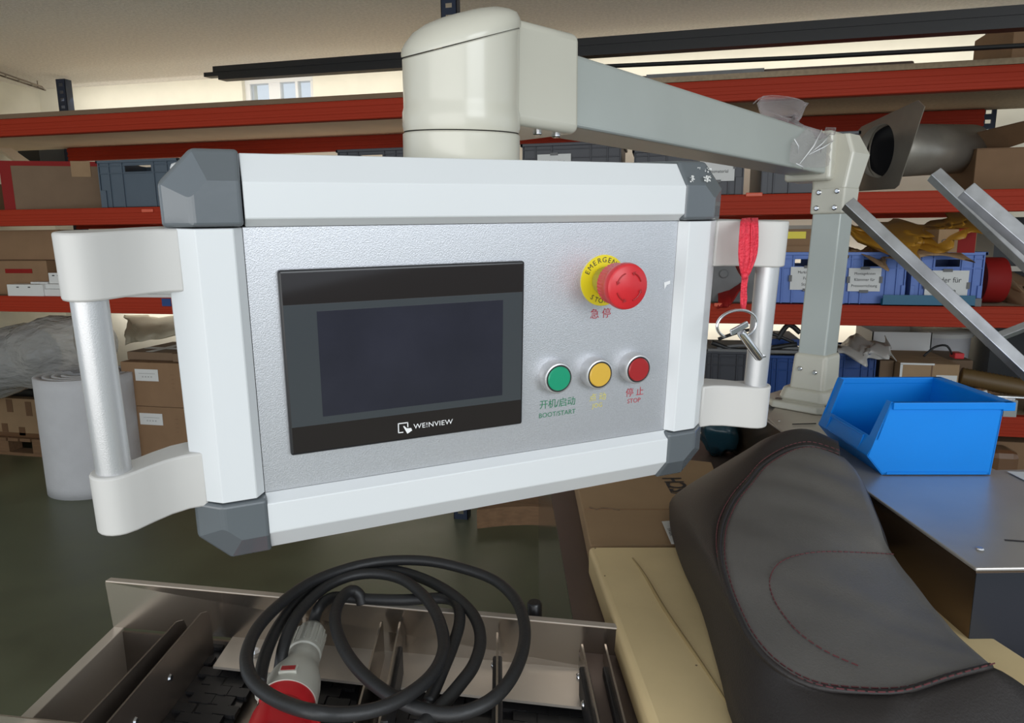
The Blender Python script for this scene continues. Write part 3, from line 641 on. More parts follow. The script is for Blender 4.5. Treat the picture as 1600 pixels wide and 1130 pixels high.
# stacked cartons with labels on the floor, right of the roll
yb_ = 3.42
x0, x1 = onY(196, 640, yb_).x, onY(420, 640, yb_).x
zA = onY(240, 636, yb_).z; zB = onY(240, 567, yb_).z
low = onZ(220, 720, 0)
for (za, zb, ds) in ((.0, zA - .34, 'lowest brown carton of the labelled stack behind the left handle'), (zA - .338, zA, 'middle brown carton of the stack with a white label'), (zA + .002, zB, 'upper brown carton of the stack with a white label')):
    t_ = carton(ds, x0, x1, yb_, yb_ + .5, za, zb, M['card'], group='labelled cartons behind the foam roll', flaps=False)
    if za > 0:
        X = onY(236, 600, yb_).x; zc = zb - .075
        t_.part('label_sticker', G().box(X - .10, yb_ - .002, zc - .035, X + .055, yb_ - .001, zc + .035), M['paper'])
        text(t_, t_.o, 'lettering', '—————\n= = = =', .022, frame((X - .02, yb_ - .003, zc), (1, 0, 0), (0, 0, 1), (0, -1, 0)), M['dirty'])
        text(t_, t_.o, 'print', '---\n--\n---\n--', .026, frame((X + .15, yb_ - .002, zc - .03), (1, 0, 0), (0, 0, 1), (0, -1, 0)), M['tape'])
for k, (dx, dy, yw) in enumerate(((0.0, .04, 0), (.33, .02, 3))):
    t_ = carton(('flat dark carton with pale tape on the labelled stack, nearer the handle', 'flat dark carton with pale tape on the labelled stack, nearer the panel')[k], x0 + dx, x0 + dx + .31, yb_ + .02 + dy, yb_ + .46, zB + .002, zB + .05, M['carddark'], yaw=yw, flaps=False, group='flat dark cartons')
    X0 = t_.lim[0]
    t_.part('tape', G().box(X0 + .02, yb_ + .18, zB + .051, X0 + .29, yb_ + .23, zB + .0525, t_.R).box(X0 + .13, yb_ + .06, zB + .053, X0 + .18, yb_ + .42, zB + .054, t_.R), M['paper'])
crumple([(195, 492, 540), (220, 494, 532), (250, 496, 530), (300, 492, 520)], 4.1, None, 'cream plastic sheeting hanging behind the labelled stack', mat('sheeting', (.74, .68, .52), .35, bump=.5, bscale=6), 'plastic_sheeting', 31, .05, .05)
single('hand_tool', G().tube(crom([onZ(275, 683, .25), onZ(292, 672, .25), onZ(330, 668, .25)], 10), .02, 8).box(onZ(300, 672, .25).x - .03, onZ(300, 672, .25).y - .03, 0, onZ(300, 672, .25).x + .03, onZ(300, 672, .25).y + .03, .24), M['redtape'], 'dark red curved handle behind the lower left handle bracket', 'handle', smooth=True, angle=40)

# pallet with taped carton, bundle in film
yp = onZ(30, 712, 0).y
x0p, x1p = max(XL + .03, onY(-260, 700, yp).x), onY(70, 700, yp).x
t_ = T('pallet', 'wooden pallet under the taped carton at the far left', 'pallet', ((x0p + x1p) / 2, yp, 0))
for u in (0, .5, 1):
    X = x0p + (x1p - x0p - .1) * u
    for yy in (yp, yp + .35, yp + .7): t_.part('block', G().box(X, yy, .022, X + .10, yy + .1, .10), M['wood'])
for yy in (yp, yp + .35, yp + .7): t_.part('board', G().box(x0p, yy, 0, x1p, yy + .1, .021), M['wood'])
for k in range(7): t_.part('board', G().box(x0p + k * (x1p - x0p) / 7, yp, .101, x0p + (k + .85) * (x1p - x0p) / 7, yp + .8, .122), M['wood'])
zc0 = .124; zc1 = onY(30, 622, yp + .05).z
t_ = carton('pale carton with brown tape patches on the pallet at far left', x0p + .02, x1p - .01, yp + .03, yp + .55, zc0, zc1, M['cardlight'], flaps=False)
for px, py, w_, h_ in ((15, 634, .05, .09), (45, 639, .05, .10), (8, 668, .05, .06), (35, 674, .05, .06)):
    p = onY(px, py, yp + .03); t_.part('tape_patch', G().box(p.x - w_ / 2, yp + .028, p.z - h_ / 2, p.x + w_ / 2, yp + .0295, p.z + h_ / 2), M['tape'])
t_.part('base_tape', G().box(x0p + .02, yp + .028, zc0, x1p - .01, yp + .0295, zc0 + .03), M['tape'])
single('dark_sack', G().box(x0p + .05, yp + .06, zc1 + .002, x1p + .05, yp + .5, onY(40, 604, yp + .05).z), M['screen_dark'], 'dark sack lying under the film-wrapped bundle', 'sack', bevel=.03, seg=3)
# film bundle
A_ = onY(-80, 590, 3.55); B_ = onY(150, 530, 3.45)
t_ = T('wrapped_bundle', 'grey roll wrapped in shiny clear film at the far left', 'bundle', A_)
cpts = [A_.lerp(B_, i / 24) for i in range(25)]
rows = []
axis = (B_ - A_).normalized(); uu = axis.orthogonal().normalized(); ww = axis.cross(uu)
for i, c in enumerate(cpts):
    row = []
    for k in range(36):
        a = 2 * math.pi * k / 36; n_ = noise.noise(Vector((i * .35, math.cos(a) * 1.6, math.sin(a) * 1.6)))
        r = .20 + .035 * n_ - (.05 * max(0, (i - 18) / 6))
        row.append(c + (uu * math.cos(a) + ww * math.sin(a)) * r)
    rows.append(row)
t_.part('film_wrap', G().grid(rows, closed=True), M['wrap'], smooth=True)
t_.part('inner_roll', G().tube([A_, A_.lerp(B_, .62)], .165, 28), mat('grey_roll', (.20, .22, .24), .6), smooth=True, angle=40)
# flat timber at the rack foot in the middle
A_ = onZ(765, 800, 0); B_ = onZ(900, 800, 0)
t_ = T('timber_boards', 'curved brown boards on the floor below the panel', 'boards', A_)
zq = .10
rowsA = crom([onZ(745, 797, zq), onZ(800, 792, zq), onZ(850, 793, zq), onZ(880, 806, zq)], 16)
for k in range(3):
    off = Vector((0.02 * k, .07 * k, 0)); top = [p + off for p in rowsA]
    g = G(); g.grid([[Vector((p.x, p.y, 0.0)) for p in top], top, [p + Vector((0, .055, 0)) for p in top], [Vector((p.x, p.y + .055, 0.0)) for p in top]]); t_.part('board', g, M['wood'])

# ------------------------------------------------------------------ machine: conveyor, deck, table
DM = Vector((-0.2, 0.98, 0)).normalized()          # conveyor running direction
ZT, ZP, ZB = 1.037, 0.975, 0.966                   # guide top, rest plate, belt surface
conv = T('conveyor', 'stainless steel conveyor with black link belts and lane dividers', 'conveyor', onZ(500, 1020, 0.0))
def sheet(top, bot, th=.0025): return G().grid([top, bot])
# far guide rail with folded lip
tl, tr = onZ(165, 909, ZT), onZ(975, 984, ZT); bl, br = onZ(178, 979, ZP), onZ(985, 1053, ZP)
o = conv.part('guide_plate', G().grid([[tl, tr], [bl, br]]), M['steel'], solid=.002)
back = (bl - tl); back.z = 0
nrm_ = Vector((-(tr - tl).y, (tr - tl).x, 0)).normalized()
conv.part('folded_lip', G().grid([[tl, tr], [tl + nrm_ * .008, tr + nrm_ * .008], [tl + nrm_ * .008 + Vector((0, 0, -.01)), tr + nrm_ * .008 + Vector((0, 0, -.01))]]), M['steelplate'], solid=.0025)
# rest plate
conv.part('rest_plate', G().quad(onZ(369, 989, ZP), onZ(998, 1054, ZP), onZ(1012, 1119, ZP), onZ(333, 1043, ZP)), M['steelplate'], solid=.003)
# body under
def poly_down(pxs, z1, z0, nm, m, **k):
    top = [onZ(a, b, z1) if not isinstance(a, Vector) else a for a, b in pxs]
    return conv.part(nm, G().hexa([Vector((p.x, p.y, z0)) for p in top], top), m, **k)
fl, fr_ = onZ(178, 980, ZB - .03), onZ(990, 1060, ZB - .03)
nl = onZ(20, 1128, ZB - .03); 
L_in = onZ(330, 960, ZB - .03)
back_l = Vector((bl.x, bl.y, 0)); back_r = Vector((br.x, br.y, 0))
near_l = back_l - DM * .42; near_r = back_r - DM * .36
# closed frame right of the open channel, side walls and floor of the open channel
w1 = back_l.lerp(back_r, .19)
conv.part('frame_body', G().hexa([Vector((p.x, p.y, 0.35)) for p in (w1, back_r, near_r, w1 - DM * .42)], [Vector((p.x, p.y, ZB - .012)) for p in (w1, back_r, near_r, w1 - DM * .42)]), M['steeldark'])
conv.part('channel_bottom', G().hexa([Vector((p.x, p.y, .60)) for p in (back_l, w1, w1 - DM * .42, near_l)], [Vector((p.x, p.y, .62)) for p in (back_l, w1, w1 - DM * .42, near_l)]), M['steeldark'])
ls = (w1 - back_l).normalized()
conv.part('side_wall', G().hexa([Vector((p.x, p.y, .35)) for p in (back_l, back_l + ls * .014, near_l + ls * .014, near_l)], [Vector((p.x, p.y, ZP)) for p in (back_l, back_l + ls * .014, near_l + ls * .014, near_l)]), M['steelplate'], bevel=.001)
conv.part('end_wall', G().hexa([Vector((p.x, p.y, .35)) for p in (back_l, back_r, back_r - DM * .004, back_l - DM * .004)], [Vector((p.x, p.y, ZP - .004)) for p in (back_l, back_r, back_r - DM * .004, back_l - DM * .004)]), M['steeldark'])
for q in (back_l.lerp(near_l, .1) + ls * .05, back_l.lerp(near_l, .9) + ls * .05, back_r.lerp(near_r, .1) - ls * .06, back_r.lerp(near_r, .9) - ls * .06):
    conv.part('leg', G().box(q.x - .02, q.y - .02, 0, q.x + .02, q.y + .02, .36), M['steeldark'])
# near guide, barely in frame
n0, n1 = onZ(-90, 1108, ZT - .03), onZ(126, 1131, ZT - .03)
conv.part('near_guide', G().grid([[n0, n1], [n0 - Vector((0, 0, .09)), n1 - Vector((0, 0, .09))]]), M['steel'], solid=.002)
# lane dividers
divs = [((289, 957), (108, 1150), .0), ((326, 944), (150, 1150), .0), ((470, 952), (382, 1150), .012), ((597, 966), (548, 1150), .0), ((626, 966), (588, 1150), .0), ((777, 982), (776, 1150), .0), ((908, 1000), (940, 1150), .0), ((944, 1000), (982, 1150), .0)]
for i, (a, b, dz) in enumerate(divs):
    P = onZ(*a, ZT - .012); Q = onZ(*b, ZT - .012); zb_ = ZB - .004 if i > 1 else ZB - .03
    e = (Q - P).normalized(); prof = []
    r_ = .02 if i < 2 else .008
    outl = [P + e * r_, Q, Vector((Q.x, Q.y, zb_)), Vector((P.x, P.y, zb_)), P + Vector((0, 0, -r_)), P + e * r_ * .3 - Vector((0, 0, r_ * .3))]
    conv.part('lane_divider', G().quad(*outl), M['steeldark'] if i < 2 else M['steel'], solid=.002)
    if i > 1:
        c = onZ(a[0] * .6 + b[0] * .4, 1062 if i > 4 else 1040, ZP + .012)
        for s_ in (.12, .42, .7):
            c = P.lerp(Q, s_); c.z = ZP + .018; side = e.cross(Vector((0, 0, 1)))
            conv.part('bolt', G().lathe([(.0045, 0), (.0045, .004), (.003, .006)], frame(c + side * .001, e, Vector((0, 0, 1)), side), 10), M['chrome'], smooth=True, angle=40)
    else:
        for s_ in (.45, .75):
            c = P.lerp(Q, s_); c.z = ZT - .04; side = e.cross(Vector((0, 0, 1)))
            conv.part('rivet', G().lathe([(.004, 0), (.003, .002)], frame(c - side * .001, e, Vector((0, 0, -1)), -side), 10), M['chrome'])
    if 1 < i < 8 and i != 3:
        c = P.lerp(Q, .16); c.z = ZP
        conv.part('black_clip', G().add(*bar_between(c + Vector((0, 0, .018)) + e * .0, c + e * .12 + Vector((0, 0, .018)), .010, .034)), M['belt'], bevel=.002)
# bolt head on rest plate
c = onZ(399, 1023, ZP + .002); conv.part('bolt', G().lathe([(.0065, 0), (.0065, .004), (.004, .007)], Matrix.Translation(c), 6), M['chrome'])
# modular belt links
link = None
UX = (back_r - back_l).normalized()
def link_mesh(du, dv):
    g = G(); a = UX * (du - .0012); b = -DM * (dv - .0012)
    # interlocking tab outline
    o = Vector((0, 0, 0)); ol = [o, a * .48, a * .5 + b * .12, a * .52, a, a + b, a * .9 + b, a * .88 + b * 1.06, a * .62 + b * 1.06, a * .6 + b, b]
    g.hexa([p + Vector((0, 0, -.006)) for p in ol], [p + Vector((0, 0, 0)) for p in ol]); return g
du, dv = .0265, .0150
lanes = [((240, 1128), (1003, 340), 0.0)]
import itertools
base_link = None; nlink = 0
def lane(pf_l, pf_r, rows_):
    """belt lane between two far corner pixels, rows going towards the camera"""
    global base_link, nlink
    A = onZ(*pf_l, ZB); B = onZ(*pf_r, ZB); w = (B - A).length; n = max(1, int(w / du + .5)); st = (B - A) / n
    for r in range(rows_):
        for k in range(n):
            off = st * (0.5 if r % 2 else 0.0)
            if r % 2 and k == n - 1: continue
            p = A + st * k + off - DM * (dv * r); p.z = ZB + (.0008 if (r + k) % 3 == 0 else 0)
            if base_link is None:
                base_link = conv.part('belt_link', G().add([v + p for v in link_mesh(du, dv).v], link_mesh(du, dv).f), M['belt']); base_p = p.copy(); conv.p0 = base_p
            else:
                o = base_link.copy(); COL.objects.link(o); o.location = p - conv.p0
            nlink += 1
for q4 in (((320, 998), (380, 1003), (368, 1045), (290, 1040)), ((300, 1036), (405, 1047), (330, 1200), (120, 1180)), ((440, 1048), (565, 1064), (530, 1220), (370, 1200)), ((608, 1073), (776, 1090), (776, 1220), (560, 1210)), ((778, 1090), (935, 1110), (965, 1220), (778, 1220))):
    conv.part('belt_base', G().quad(*[onZ(a, b, ZB - .0035) for a, b in q4]), M['black'])
lane((325, 1000), (372, 1004), 3)
lane((318, 1042), (405, 1049), 11)
lane((455, 1052), (560, 1066), 9)
lane((612, 1077), (770, 1092), 7)
lane((785, 1094), (925, 1110), 5)
# black caps behind the guide
for px in (833,):
    c = onZ(px, 948, ZT + .004) + nrm_ * .01
    t_ = conv.part('knob', G().lathe([(.0085, -.08), (.0085, -.002), (.007, 0)], Matrix.Translation(c), 20), M['black'], smooth=True, angle=40)

# deck: brown sheet carrying carton and slab
ZD = 1.0
deck = T('machine_deck', 'brown metal machine deck with a polished side beside the conveyor', 'machine', onZ(1000, 900, 0.0))
d_nl, d_fl = onZ(903, 1010, ZD), onZ(863, 783, ZD)
dd = (d_fl - d_nl).normalized(); d_fl = d_nl + dd * .95; d_nl = d_nl - dd * .25
wv = Vector((.98, .2, 0)).normalized()
T1 = onZ(1525, 888, 1.12); 
top = [d_nl, d_nl + wv * .62, d_nl + wv * .62 + dd * .36, d_fl + wv * .32, d_fl]
deck.part('top_sheet', G().hexa([p - Vector((0, 0, .004)) for p in top], top), M['deck'])
deck.part('side_body', G().hexa([Vector((p.x, p.y, .25)) for p in top], [p - Vector((0, 0, .0045)) for p in top]), mat('polished_side', (.45, .45, .43), .12, .95))
# table
ZTB = 1.12
P0 = onZ(1525, 888, ZTB); P1 = onZ(1142, 617, ZTB); dt = (P1 - P0).normalized(); wt = Vector((dt.y, -dt.x, 0))
P3 = P0 + wt * .75; pF = onZ(1556, 734, ZTB); kf = (pF - P0).dot(dt); ks = (pF - P0).dot(wt)
tp = [P0, P3, P3 + dt * kf, P0 + wt * ks + dt * kf, P0 + wt * ks + dt * (P1 - P0).length, P1]
tab = T('machine_table', 'raised brushed steel machine table carrying the post and the bright blue bin', 'machine', Vector((P0.x + .2, P0.y + .3, 0)))
tab.part('table_top', G().hexa([p - Vector((0, 0, .004)) for p in tp], tp), M['tabletop'], bevel=.0015)
ins = .002
tb = [P0 + wt * ins + dt * ins, P3 + dt * ins - wt * ins, tp[2] - dt * ins, tp[3] - dt * ins, tp[4] - wt * ins, P1 + wt * ins]
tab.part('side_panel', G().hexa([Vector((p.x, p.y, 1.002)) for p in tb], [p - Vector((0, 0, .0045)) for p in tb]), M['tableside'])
tb2 = [P0 + wt * .03 + dt * .1, P3 + dt * .1, tp[2] - dt * .02, tp[3] - dt * .02, tp[4] - dt * .02, P1 + wt * .03]
tab.part('front_panel', G().hexa([Vector((p.x, p.y, 1.002)) for p in (tb[0], tb[1], tb[1] - dt * .001, tb[0] - dt * .001)], [p - Vector((0, 0, .006)) for p in (tb[0], tb[1], tb[1] - dt * .001, tb[0] - dt * .001)]), mat('front_reflection', (.05, .055, .07), .28, .6))  # dark bluish reflection on the front face, painted as base colour
tab.part('base_frame', G().hexa([Vector((p.x, p.y, 0.0)) for p in tb2], [Vector((p.x, p.y, .998)) for p in tb2]), M['deck'])
tab.part('screw', G().lathe([(.004, 0), (.003, .0015)], Matrix.Translation(onZ(1531, 858, ZTB + .0005)), 12), M['chrome'])
tab.part('slot', G().box(-.012, -.0015, 0, .012, .0015, .0006, Matrix.Translation(onZ(1590, 846, ZTB + .0002))), M['black'])
tab.part('screw', G().lathe([(.003, 0), (.002, .0015)], Matrix.Translation(onZ(1217, 658, ZTB + .006)), 10), M['chrome'])
tab.part('slot', G().tube([onZ(1238, 663, ZTB + .006), onZ(1275, 662, ZTB + .006)], .001, 5), M['black'])
# light adapter plate under the foot
ap = [onZ(1199, 651, ZTB + .004), onZ(1228, 678, ZTB + .004), onZ(1300, 690, ZTB + .004), onZ(1400, 650, ZTB + .004), onZ(1240, 604, ZTB + .004)]
tab.part('adapter_plate', G().hexa([p - Vector((0, 0, .0035)) for p in ap], ap), M['steelplate'])
# paper scrap
a = [onZ(1574, 737, ZTB + .002), onZ(1640, 739, ZTB + .002), onZ(1640, 772, ZTB + .002), onZ(1612, 756, ZTB + .002)]
single('paper_sheet', G().quad(*a), M['paper'], 'white paper sheet at the far right edge of the steel table', 'paper', solid=.0008)

# ------------------------------------------------------------------ post, elbow, arm, swivel head
arm = T('support_arm', 'cream and grey swivel arm with square post carrying the operator panel', 'support arm', Vector((.30, 1.39, ZTB + .004)))
ptop = atD(1314, 335, 1.24); pbot = atD(1289, 558, 1.285)
n1 = Vector((-.584, -.811, 0)); n2 = Vector((.811, -.584, 0))
lean = (ptop - pbot); lean /= lean.z
hw = .0262
def pc(z, off=0):                       # centre of post at height z
    e = pbot + lean * (z - pbot.z); c = e - (n1 + n2) * hw; c.z = z; return c
def ring4(z, h, c=0.0, cen=None):
    cen = pc(z) if cen is None else cen
    if c == 0: return [cen + n1 * h * a + n2 * h * b for a, b in ((1, 1), (-1, 1), (-1, -1), (1, -1))]
    out = []
    for a, b in ((1, 1), (-1, 1), (-1, -1), (1, -1)):
        p = cen + n1 * h * a + n2 * h * b
        if a * b > 0: out += [p - n2 * c * b, p - n1 * c * a]
        else: out += [p - n1 * c * a, p - n2 * c * b]
    return out
zel = 1.487
arm.part('post', G().hexa(ring4(1.20, hw), ring4(zel + .02, hw)), M['tube'], bevel=.003, seg=3)
# foot
c0_ = pc(1.14)
g = G().hexa(ring4(1.153, .034, 0), ring4(1.226, .0315, 0)); ft = arm.part('foot_collar', g, M['cream'], bevel=.007, seg=4)
g = G().hexa(ring4(1.137, .050, .012, pc(1.137)), ring4(1.160, .044, .012, pc(1.16))); arm.part('foot_step', g, M['cream'], bevel=.004)
fr = [Vector((p.x, p.y, ZTB + .0045)) for p in ring4(1.13, .078, .035, c0_)]; 
arm.part('foot_flange', G().hexa(fr, [Vector((p.x, p.y, ZTB + .018)) for p in ring4(1.13, .076, .035, c0_)]), M['cream'], bevel=.003)
for a, b in ((.8, .8), (.9, -.55), (-.7, .8)):
    p = c0_ + n1 * .068 * a + n2 * .068 * b; p.z = ZTB + .0185
    arm.part('socket_screw', G().lathe([(.0065, 0), (.0065, .0015), (.004, .0016), (.004, .0005)], Matrix.Translation(p), 14), M['steeldark'])
for u, z in ((-.45, 1.197), (.42, 1.193)):
    p = pc(z) + n1 * .0335 + n2 * .033 * u
    arm.part('screw', G().lathe([(.0045, 0), (.0045, .002), (.003, .0035)], frame(p, n2, Vector((0, 0, 1)), n1), 12), M['chrome'], smooth=True, angle=40)
# arm direction
NF = Vector((.873, -.488, 0)); AD = Vector((.488, .873, 0))          # near face normal, running direction
P_s = Vector((-.0862, .7110, 0)); tw = .064; zb0, zt0 = 1.5552, 1.6230
near0 = P_s; 
Lh = .766
def ap_(s, u, z): return near0 + AD * s - NF * u + Vector((0, 0, z))
bot = [ap_(-.06, 0, zb0), ap_(Lh, 0, zb0 - .001), ap_(Lh, tw, zb0 - .001), ap_(-.06, tw, zb0)]
top_ = [ap_(-.06, 0, zt0), ap_(Lh, 0, zt0 - .002), ap_(Lh, tw, zt0 - .002), ap_(-.06, tw, zt0)]
arm.part('arm_tube', G().hexa(bot, top_), M['tube'], bevel=.004, seg=3)
# elbow casting
def rr_box(s0, s1, u0, u1, z0, z1): return [ap_(s0, u0, z0), ap_(s1, u0, z0), ap_(s1, u1, z0), ap_(s0, u1, z0)], [ap_(s0, u0, z1), ap_(s1, u0, z1), ap_(s1, u1, z1), ap_(s0, u1, z1)]
g = G(); g.hexa(*rr_box(Lh - .022, Lh + .05, -.009, tw + .009, zb0 - .012, zt0 + .006))
arm.part('elbow_socket', g, M['cream'], bevel=.006, seg=3)
sock = [ap_(Lh + .045, -.006, zb0 - .010), ap_(Lh + .045, tw + .006, zb0 - .010), ap_(Lh + .045, tw + .006, zt0 + .004), ap_(Lh + .045, -.006, zt0 + .004)]
g = G()
cb = ring4(zel - .003, .0300); cb2 = ring4(zel + .045, .031)
g.hexa(cb, cb2); arm.part('elbow_collar', g, M['cream'], bevel=.004, seg=3)
ce = pc(zel + .045)
up_ = [p + Vector((0, 0, 0)) for p in ring4(zel + .043, .031)]
mid_ = [Vector((p.x, p.y, 1.590)) for p in ring4(1.59, .038, 0, pc(1.59) + AD * .012)]
top2 = [Vector((p.x, p.y, 1.6225)) for p in ring4(1.62, .026, 0, pc(1.6) - AD * .003)]
g = G(); g.grid([up_, mid_, top2], closed=True).quad(*top2).quad(*up_[::-1]); arm.part('elbow_body', g, M['cream'], bevel=.006, seg=3)
for u, z in ((-.5, zel + .036), (.55, zel + .037), (-.55, zel + .008), (.5, zel + .008)):
    p = pc(z) + n1 * .031 + n2 * .031 * u
    arm.part('screw', G().lathe([(.0048, 0), (.0048, .0015), (.003, .003)], frame(p, n2, Vector((0, 0, 1)), n1), 12), M['chrome'], smooth=True, angle=40)

# ------------------------------------------------------------------ operator panel
PX = Vector((.8102, .586, .012)); PY = Vector((-.037, .0717, -.9967)); PZ = Vector((-.585, .8071, .0798)); PT = Vector((-.1419, .5648, 1.4606))
PX.normalize(); PY = (PY - PX * PY.dot(PX)).normalized(); PZ = PX.cross(PY)
PM = frame(PT, PX, PY, PZ)
pan = T('operator_panel', 'white framed touch operator panel with grey corners and two side handles', 'control panel', PM @ Vector((0, .265, .04)))
hx, hy = .1908, .2080
def rail_v(sec, a0, a1, horiz, sgn, c):
    vs = []
    for e in (a0, a1):
        for u, z in sec: vs.append((e, c + sgn * u, z) if horiz else (c + sgn * u, e, z))
    n = len(sec); return vs, [list(range(n)), list(range(n, 2 * n))] + [(i, (i + 1) % n, n + (i + 1) % n, n + i) for i in range(n)]
sec = [(0, .0), (.0062, -.009), (.031, -.009), (.051, .006), (.051, .085), (0, .085)]
for (a0, a1, hz, sg, c) in ((-.1885, .1930, True, -1, 0), (-.1905, .1940, True, 1, hy), (0.0005, hy - .0005, False, -1, -hx), (0.0005, hy - .0005, False, 1, hx)):
    v, f = rail_v(sec, a0, a1, hz, sg, c); pan.part('frame_rail', G().add(v, f, PM), M['alu'], bevel=.0006, seg=1)
for sx in (-1, 1):
    for sy in (-1, 1):
        cx, cy = sx * hx, (0 if sy < 0 else hy)
        o_ = [(0, 0), (.0535, 0), (.0535, .030), (.031, .0535), (0, .0535)]
        q_ = [(.001, .001), (.034, .001), (.034, .020), (.022, .032), (.001, .032)]
        off = -.002 if sx < 0 else -.002
        def lp(pts, z): return [(cx + sx * (a + off), cy + sy * (b - .0), z) for a, b in pts]
        vs = lp(o_, .085) + lp(o_, .004) + lp(q_, -.0105)
        fs = [list(range(5))[::-1]] + [(i, (i + 1) % 5, 5 + (i + 1) % 5, 5 + i) for i in range(5)] + [(5 + i, 5 + (i + 1) % 5, 10 + (i + 1) % 5, 10 + i) for i in range(5)] + [[10, 11, 12, 13, 14]]
        pan.part('corner_cap', G().add(vs, fs, PM), M['cap'], bevel=.0028, seg=3, smooth=False)
pan.part('faceplate', G().box(-hx + .0005, .0005, 0, hx - .0005, hy - .0005, .003, PM), M['plate'])
pan.part('gasket', G().box(-hx, 0, .001, hx, hy, .004, PM), M['black'])
pan.part('rear_box', G().box(-hx - .045, -.045, .08, hx + .045, hy + .045, .095, PM), M['box'], bevel=.004)
# touch screen
sx0, sy0, sw, sh = -.1694, .0315, .2004, .1465
scr = pan.part('touch_screen', G().box(sx0, sy0, -.006, sx0 + sw, sy0 + sh, 0, PM), M['black'], bevel=.0022, seg=3)
pan.sub(scr, 'front_glass', G().box(sx0 + .0022, sy0 + .0022, -.0064, sx0 + sw - .0022, sy0 + sh - .0022, -.0058, PM), M['glassblack'])
pan.sub(scr, 'grey_mask', G().box(sx0 + .0022, sy0 + .0262, -.0066, sx0 + sw - .0022, sy0 + .1228, -.0063, PM), M['glassgrey'])
pan.sub(scr, 'display', G().box(sx0 + .0262, sy0 + .0320, -.0068, sx0 + .1800, sy0 + .1165, -.0065, PM), M['lcd'])
def tm(x, y, z=-.0003): return PM @ frame((x, y, z), (1, 0, 0), (0, -1, 0), (0, 0, -1))
lx, ly = sx0 + .0905, sy0 + .1345
ss = .0044
g = G()
for a in ((lx - ss, ly - ss, lx + ss, ly - ss + .0008), (lx - ss, ly - ss, lx - ss + .0008, ly + ss), (lx + ss - .0008, ly - ss, lx + ss, ly + .000), (lx - ss, ly + ss - .0008, lx, ly + ss)):
    g.box(a[0], a[1], -.0070, a[2], a[3], -.0066, PM)
pan.sub(scr, 'logo_frame', g, M['white'])
g = G().prism([(lx + .0000, ly - .0012), (lx + .0010, ly - .0014), (lx + .0030, ly + .0010), (lx + .0068, ly + .0012), (lx + .0076, ly + .0034), (lx + .0034, ly + .0058)], -.0071, -.0066, PM)
pan.sub(scr, 'logo_hand', g, M['white'])
text(pan, scr, 'logo_text', 'WE!NVIEW', .0062, tm(lx + .0262, ly + .0004, -.0070), M['white'], sx=1.08, space=1.05)
# push buttons
def btn(cx, cy, capm, nm, lab):
    m4 = PM @ frame((cx, cy, 0), (1, 0, 0), (0, -1, 0), (0, 0, -1))
    b = pan.part('push_button', G().lathe([(.0146, 0), (.0146, .0105), (.0138, .0120), (.0126, .0124), (.0123, .0112)], m4, 40), M['bar'], smooth=True, angle=30)
    b['label'] = lab
    pan.sub(b, 'seal', G().lathe([(.0126, .010), (.0124, .0122), (.0112, .0122)], m4, 40), M['rubber'])
    pan.sub(b, 'button_cap', G().lathe([(.0112, .010), (.0112, .0128), (.0104, .0136), (.0001, .0138)], m4, 40), capm, smooth=True, angle=40)
btn(.0635, .1370, M['green'], 'green', 'green push button')
btn(.1060, .1378, M['yellowcap'], 'yellow', 'yellow push button')
btn(.1480, .1370, M['redcap'], 'red', 'dark red push button')
m4 = PM @ frame((.1120, .0525, 0), (1, 0, 0), (0, -1, 0), (0, 0, -1))
es = pan.part('emergency_stop', G().lathe([(.0105, .001), (.0125, .002), (.0125, .012), (.0115, .018), (.0115, .022)], m4, 36), mat('estop_collar', (.42, .36, .05), .4), smooth=True, angle=30)
es['label'] = 'red mushroom emergency stop on a yellow ring'
pan.sub(es, 'label_ring', G().lathe([(.0232, 0), (.0232, .0009), (.0125, .0009)], m4, 56), M['yellow'])
g = G(); n = 72; prof = [(.0135, .018, 0), (.0178, .020, .0006), (.0182, .031, .0006), (.0200, .034, 0), (.0204, .038, 0), (.0196, .041, 0), (.0175, .0425, 0), (.0001, .0432, 0)]
rows = [[m4 @ Vector(((r + (w if k % 2 else 0)) * math.cos(2 * math.pi * k / n), (r + (w if k % 2 else 0)) * math.sin(2 * math.pi * k / n), h)) for k in range(n)] for r, h, w in prof]
g.grid(rows, closed=True); pan.sub(es, 'mushroom_head', g, M['red'], smooth=True, angle=35)
for k in range(4):
    a0 = math.radians(20 + 90 * k); pts = [m4 @ Vector((.0125 * math.cos(a0 + i * .11), .0125 * math.sin(a0 + i * .11), .0433)) for i in range(9)]
    pan.sub(es, 'turn_arrow', G().tube(pts, .0005, 6).add([pts[-1] + PX * .0, m4 @ Vector((.0105 * math.cos(a0 + .8), .0105 * math.sin(a0 + .8), .0436)), m4 @ Vector((.0145 * math.cos(a0 + .8), .0145 * math.sin(a0 + .8), .0436)), m4 @ Vector((.0125 * math.cos(a0 + 1.05), .0125 * math.sin(a0 + 1.05), .0436))], [(1, 2, 3)]), M['redcap'])
def arc_text(s, r, a_mid, da, size, flip=1):
    for i, ch in enumerate(s):
        a = a_mid - flip * da * (i - (len(s) - 1) / 2); x, y = r * math.cos(a), r * math.sin(a)
        rad_ = Vector((math.cos(a), math.sin(a), 0)) * flip; tan = Vector((rad_.y, -rad_.x, 0))
        text(pan, es, 'lettering', ch, size, m4 @ frame((x, y, .0012), tan, rad_, (0, 0, 1)), M['ink'])
arc_text('EMERGENCY', .0186, math.pi / 2, .285, .0066)
arc_text('STOP', .0186, -math.pi / 2 - .25, .27, .0064, flip=-1)
text(pan, pan.o, 'lettering', '急 停', .0098, tm(.1110, .0836), M['redink'])
text(pan, pan.o, 'lettering', '开机/启动', .0092, tm(.0692, .1648), M['greenink'], space=.92)
text(pan, pan.o, 'lettering', 'BOOT/START', .0064, tm(.0692, .1748), M['greenink'])
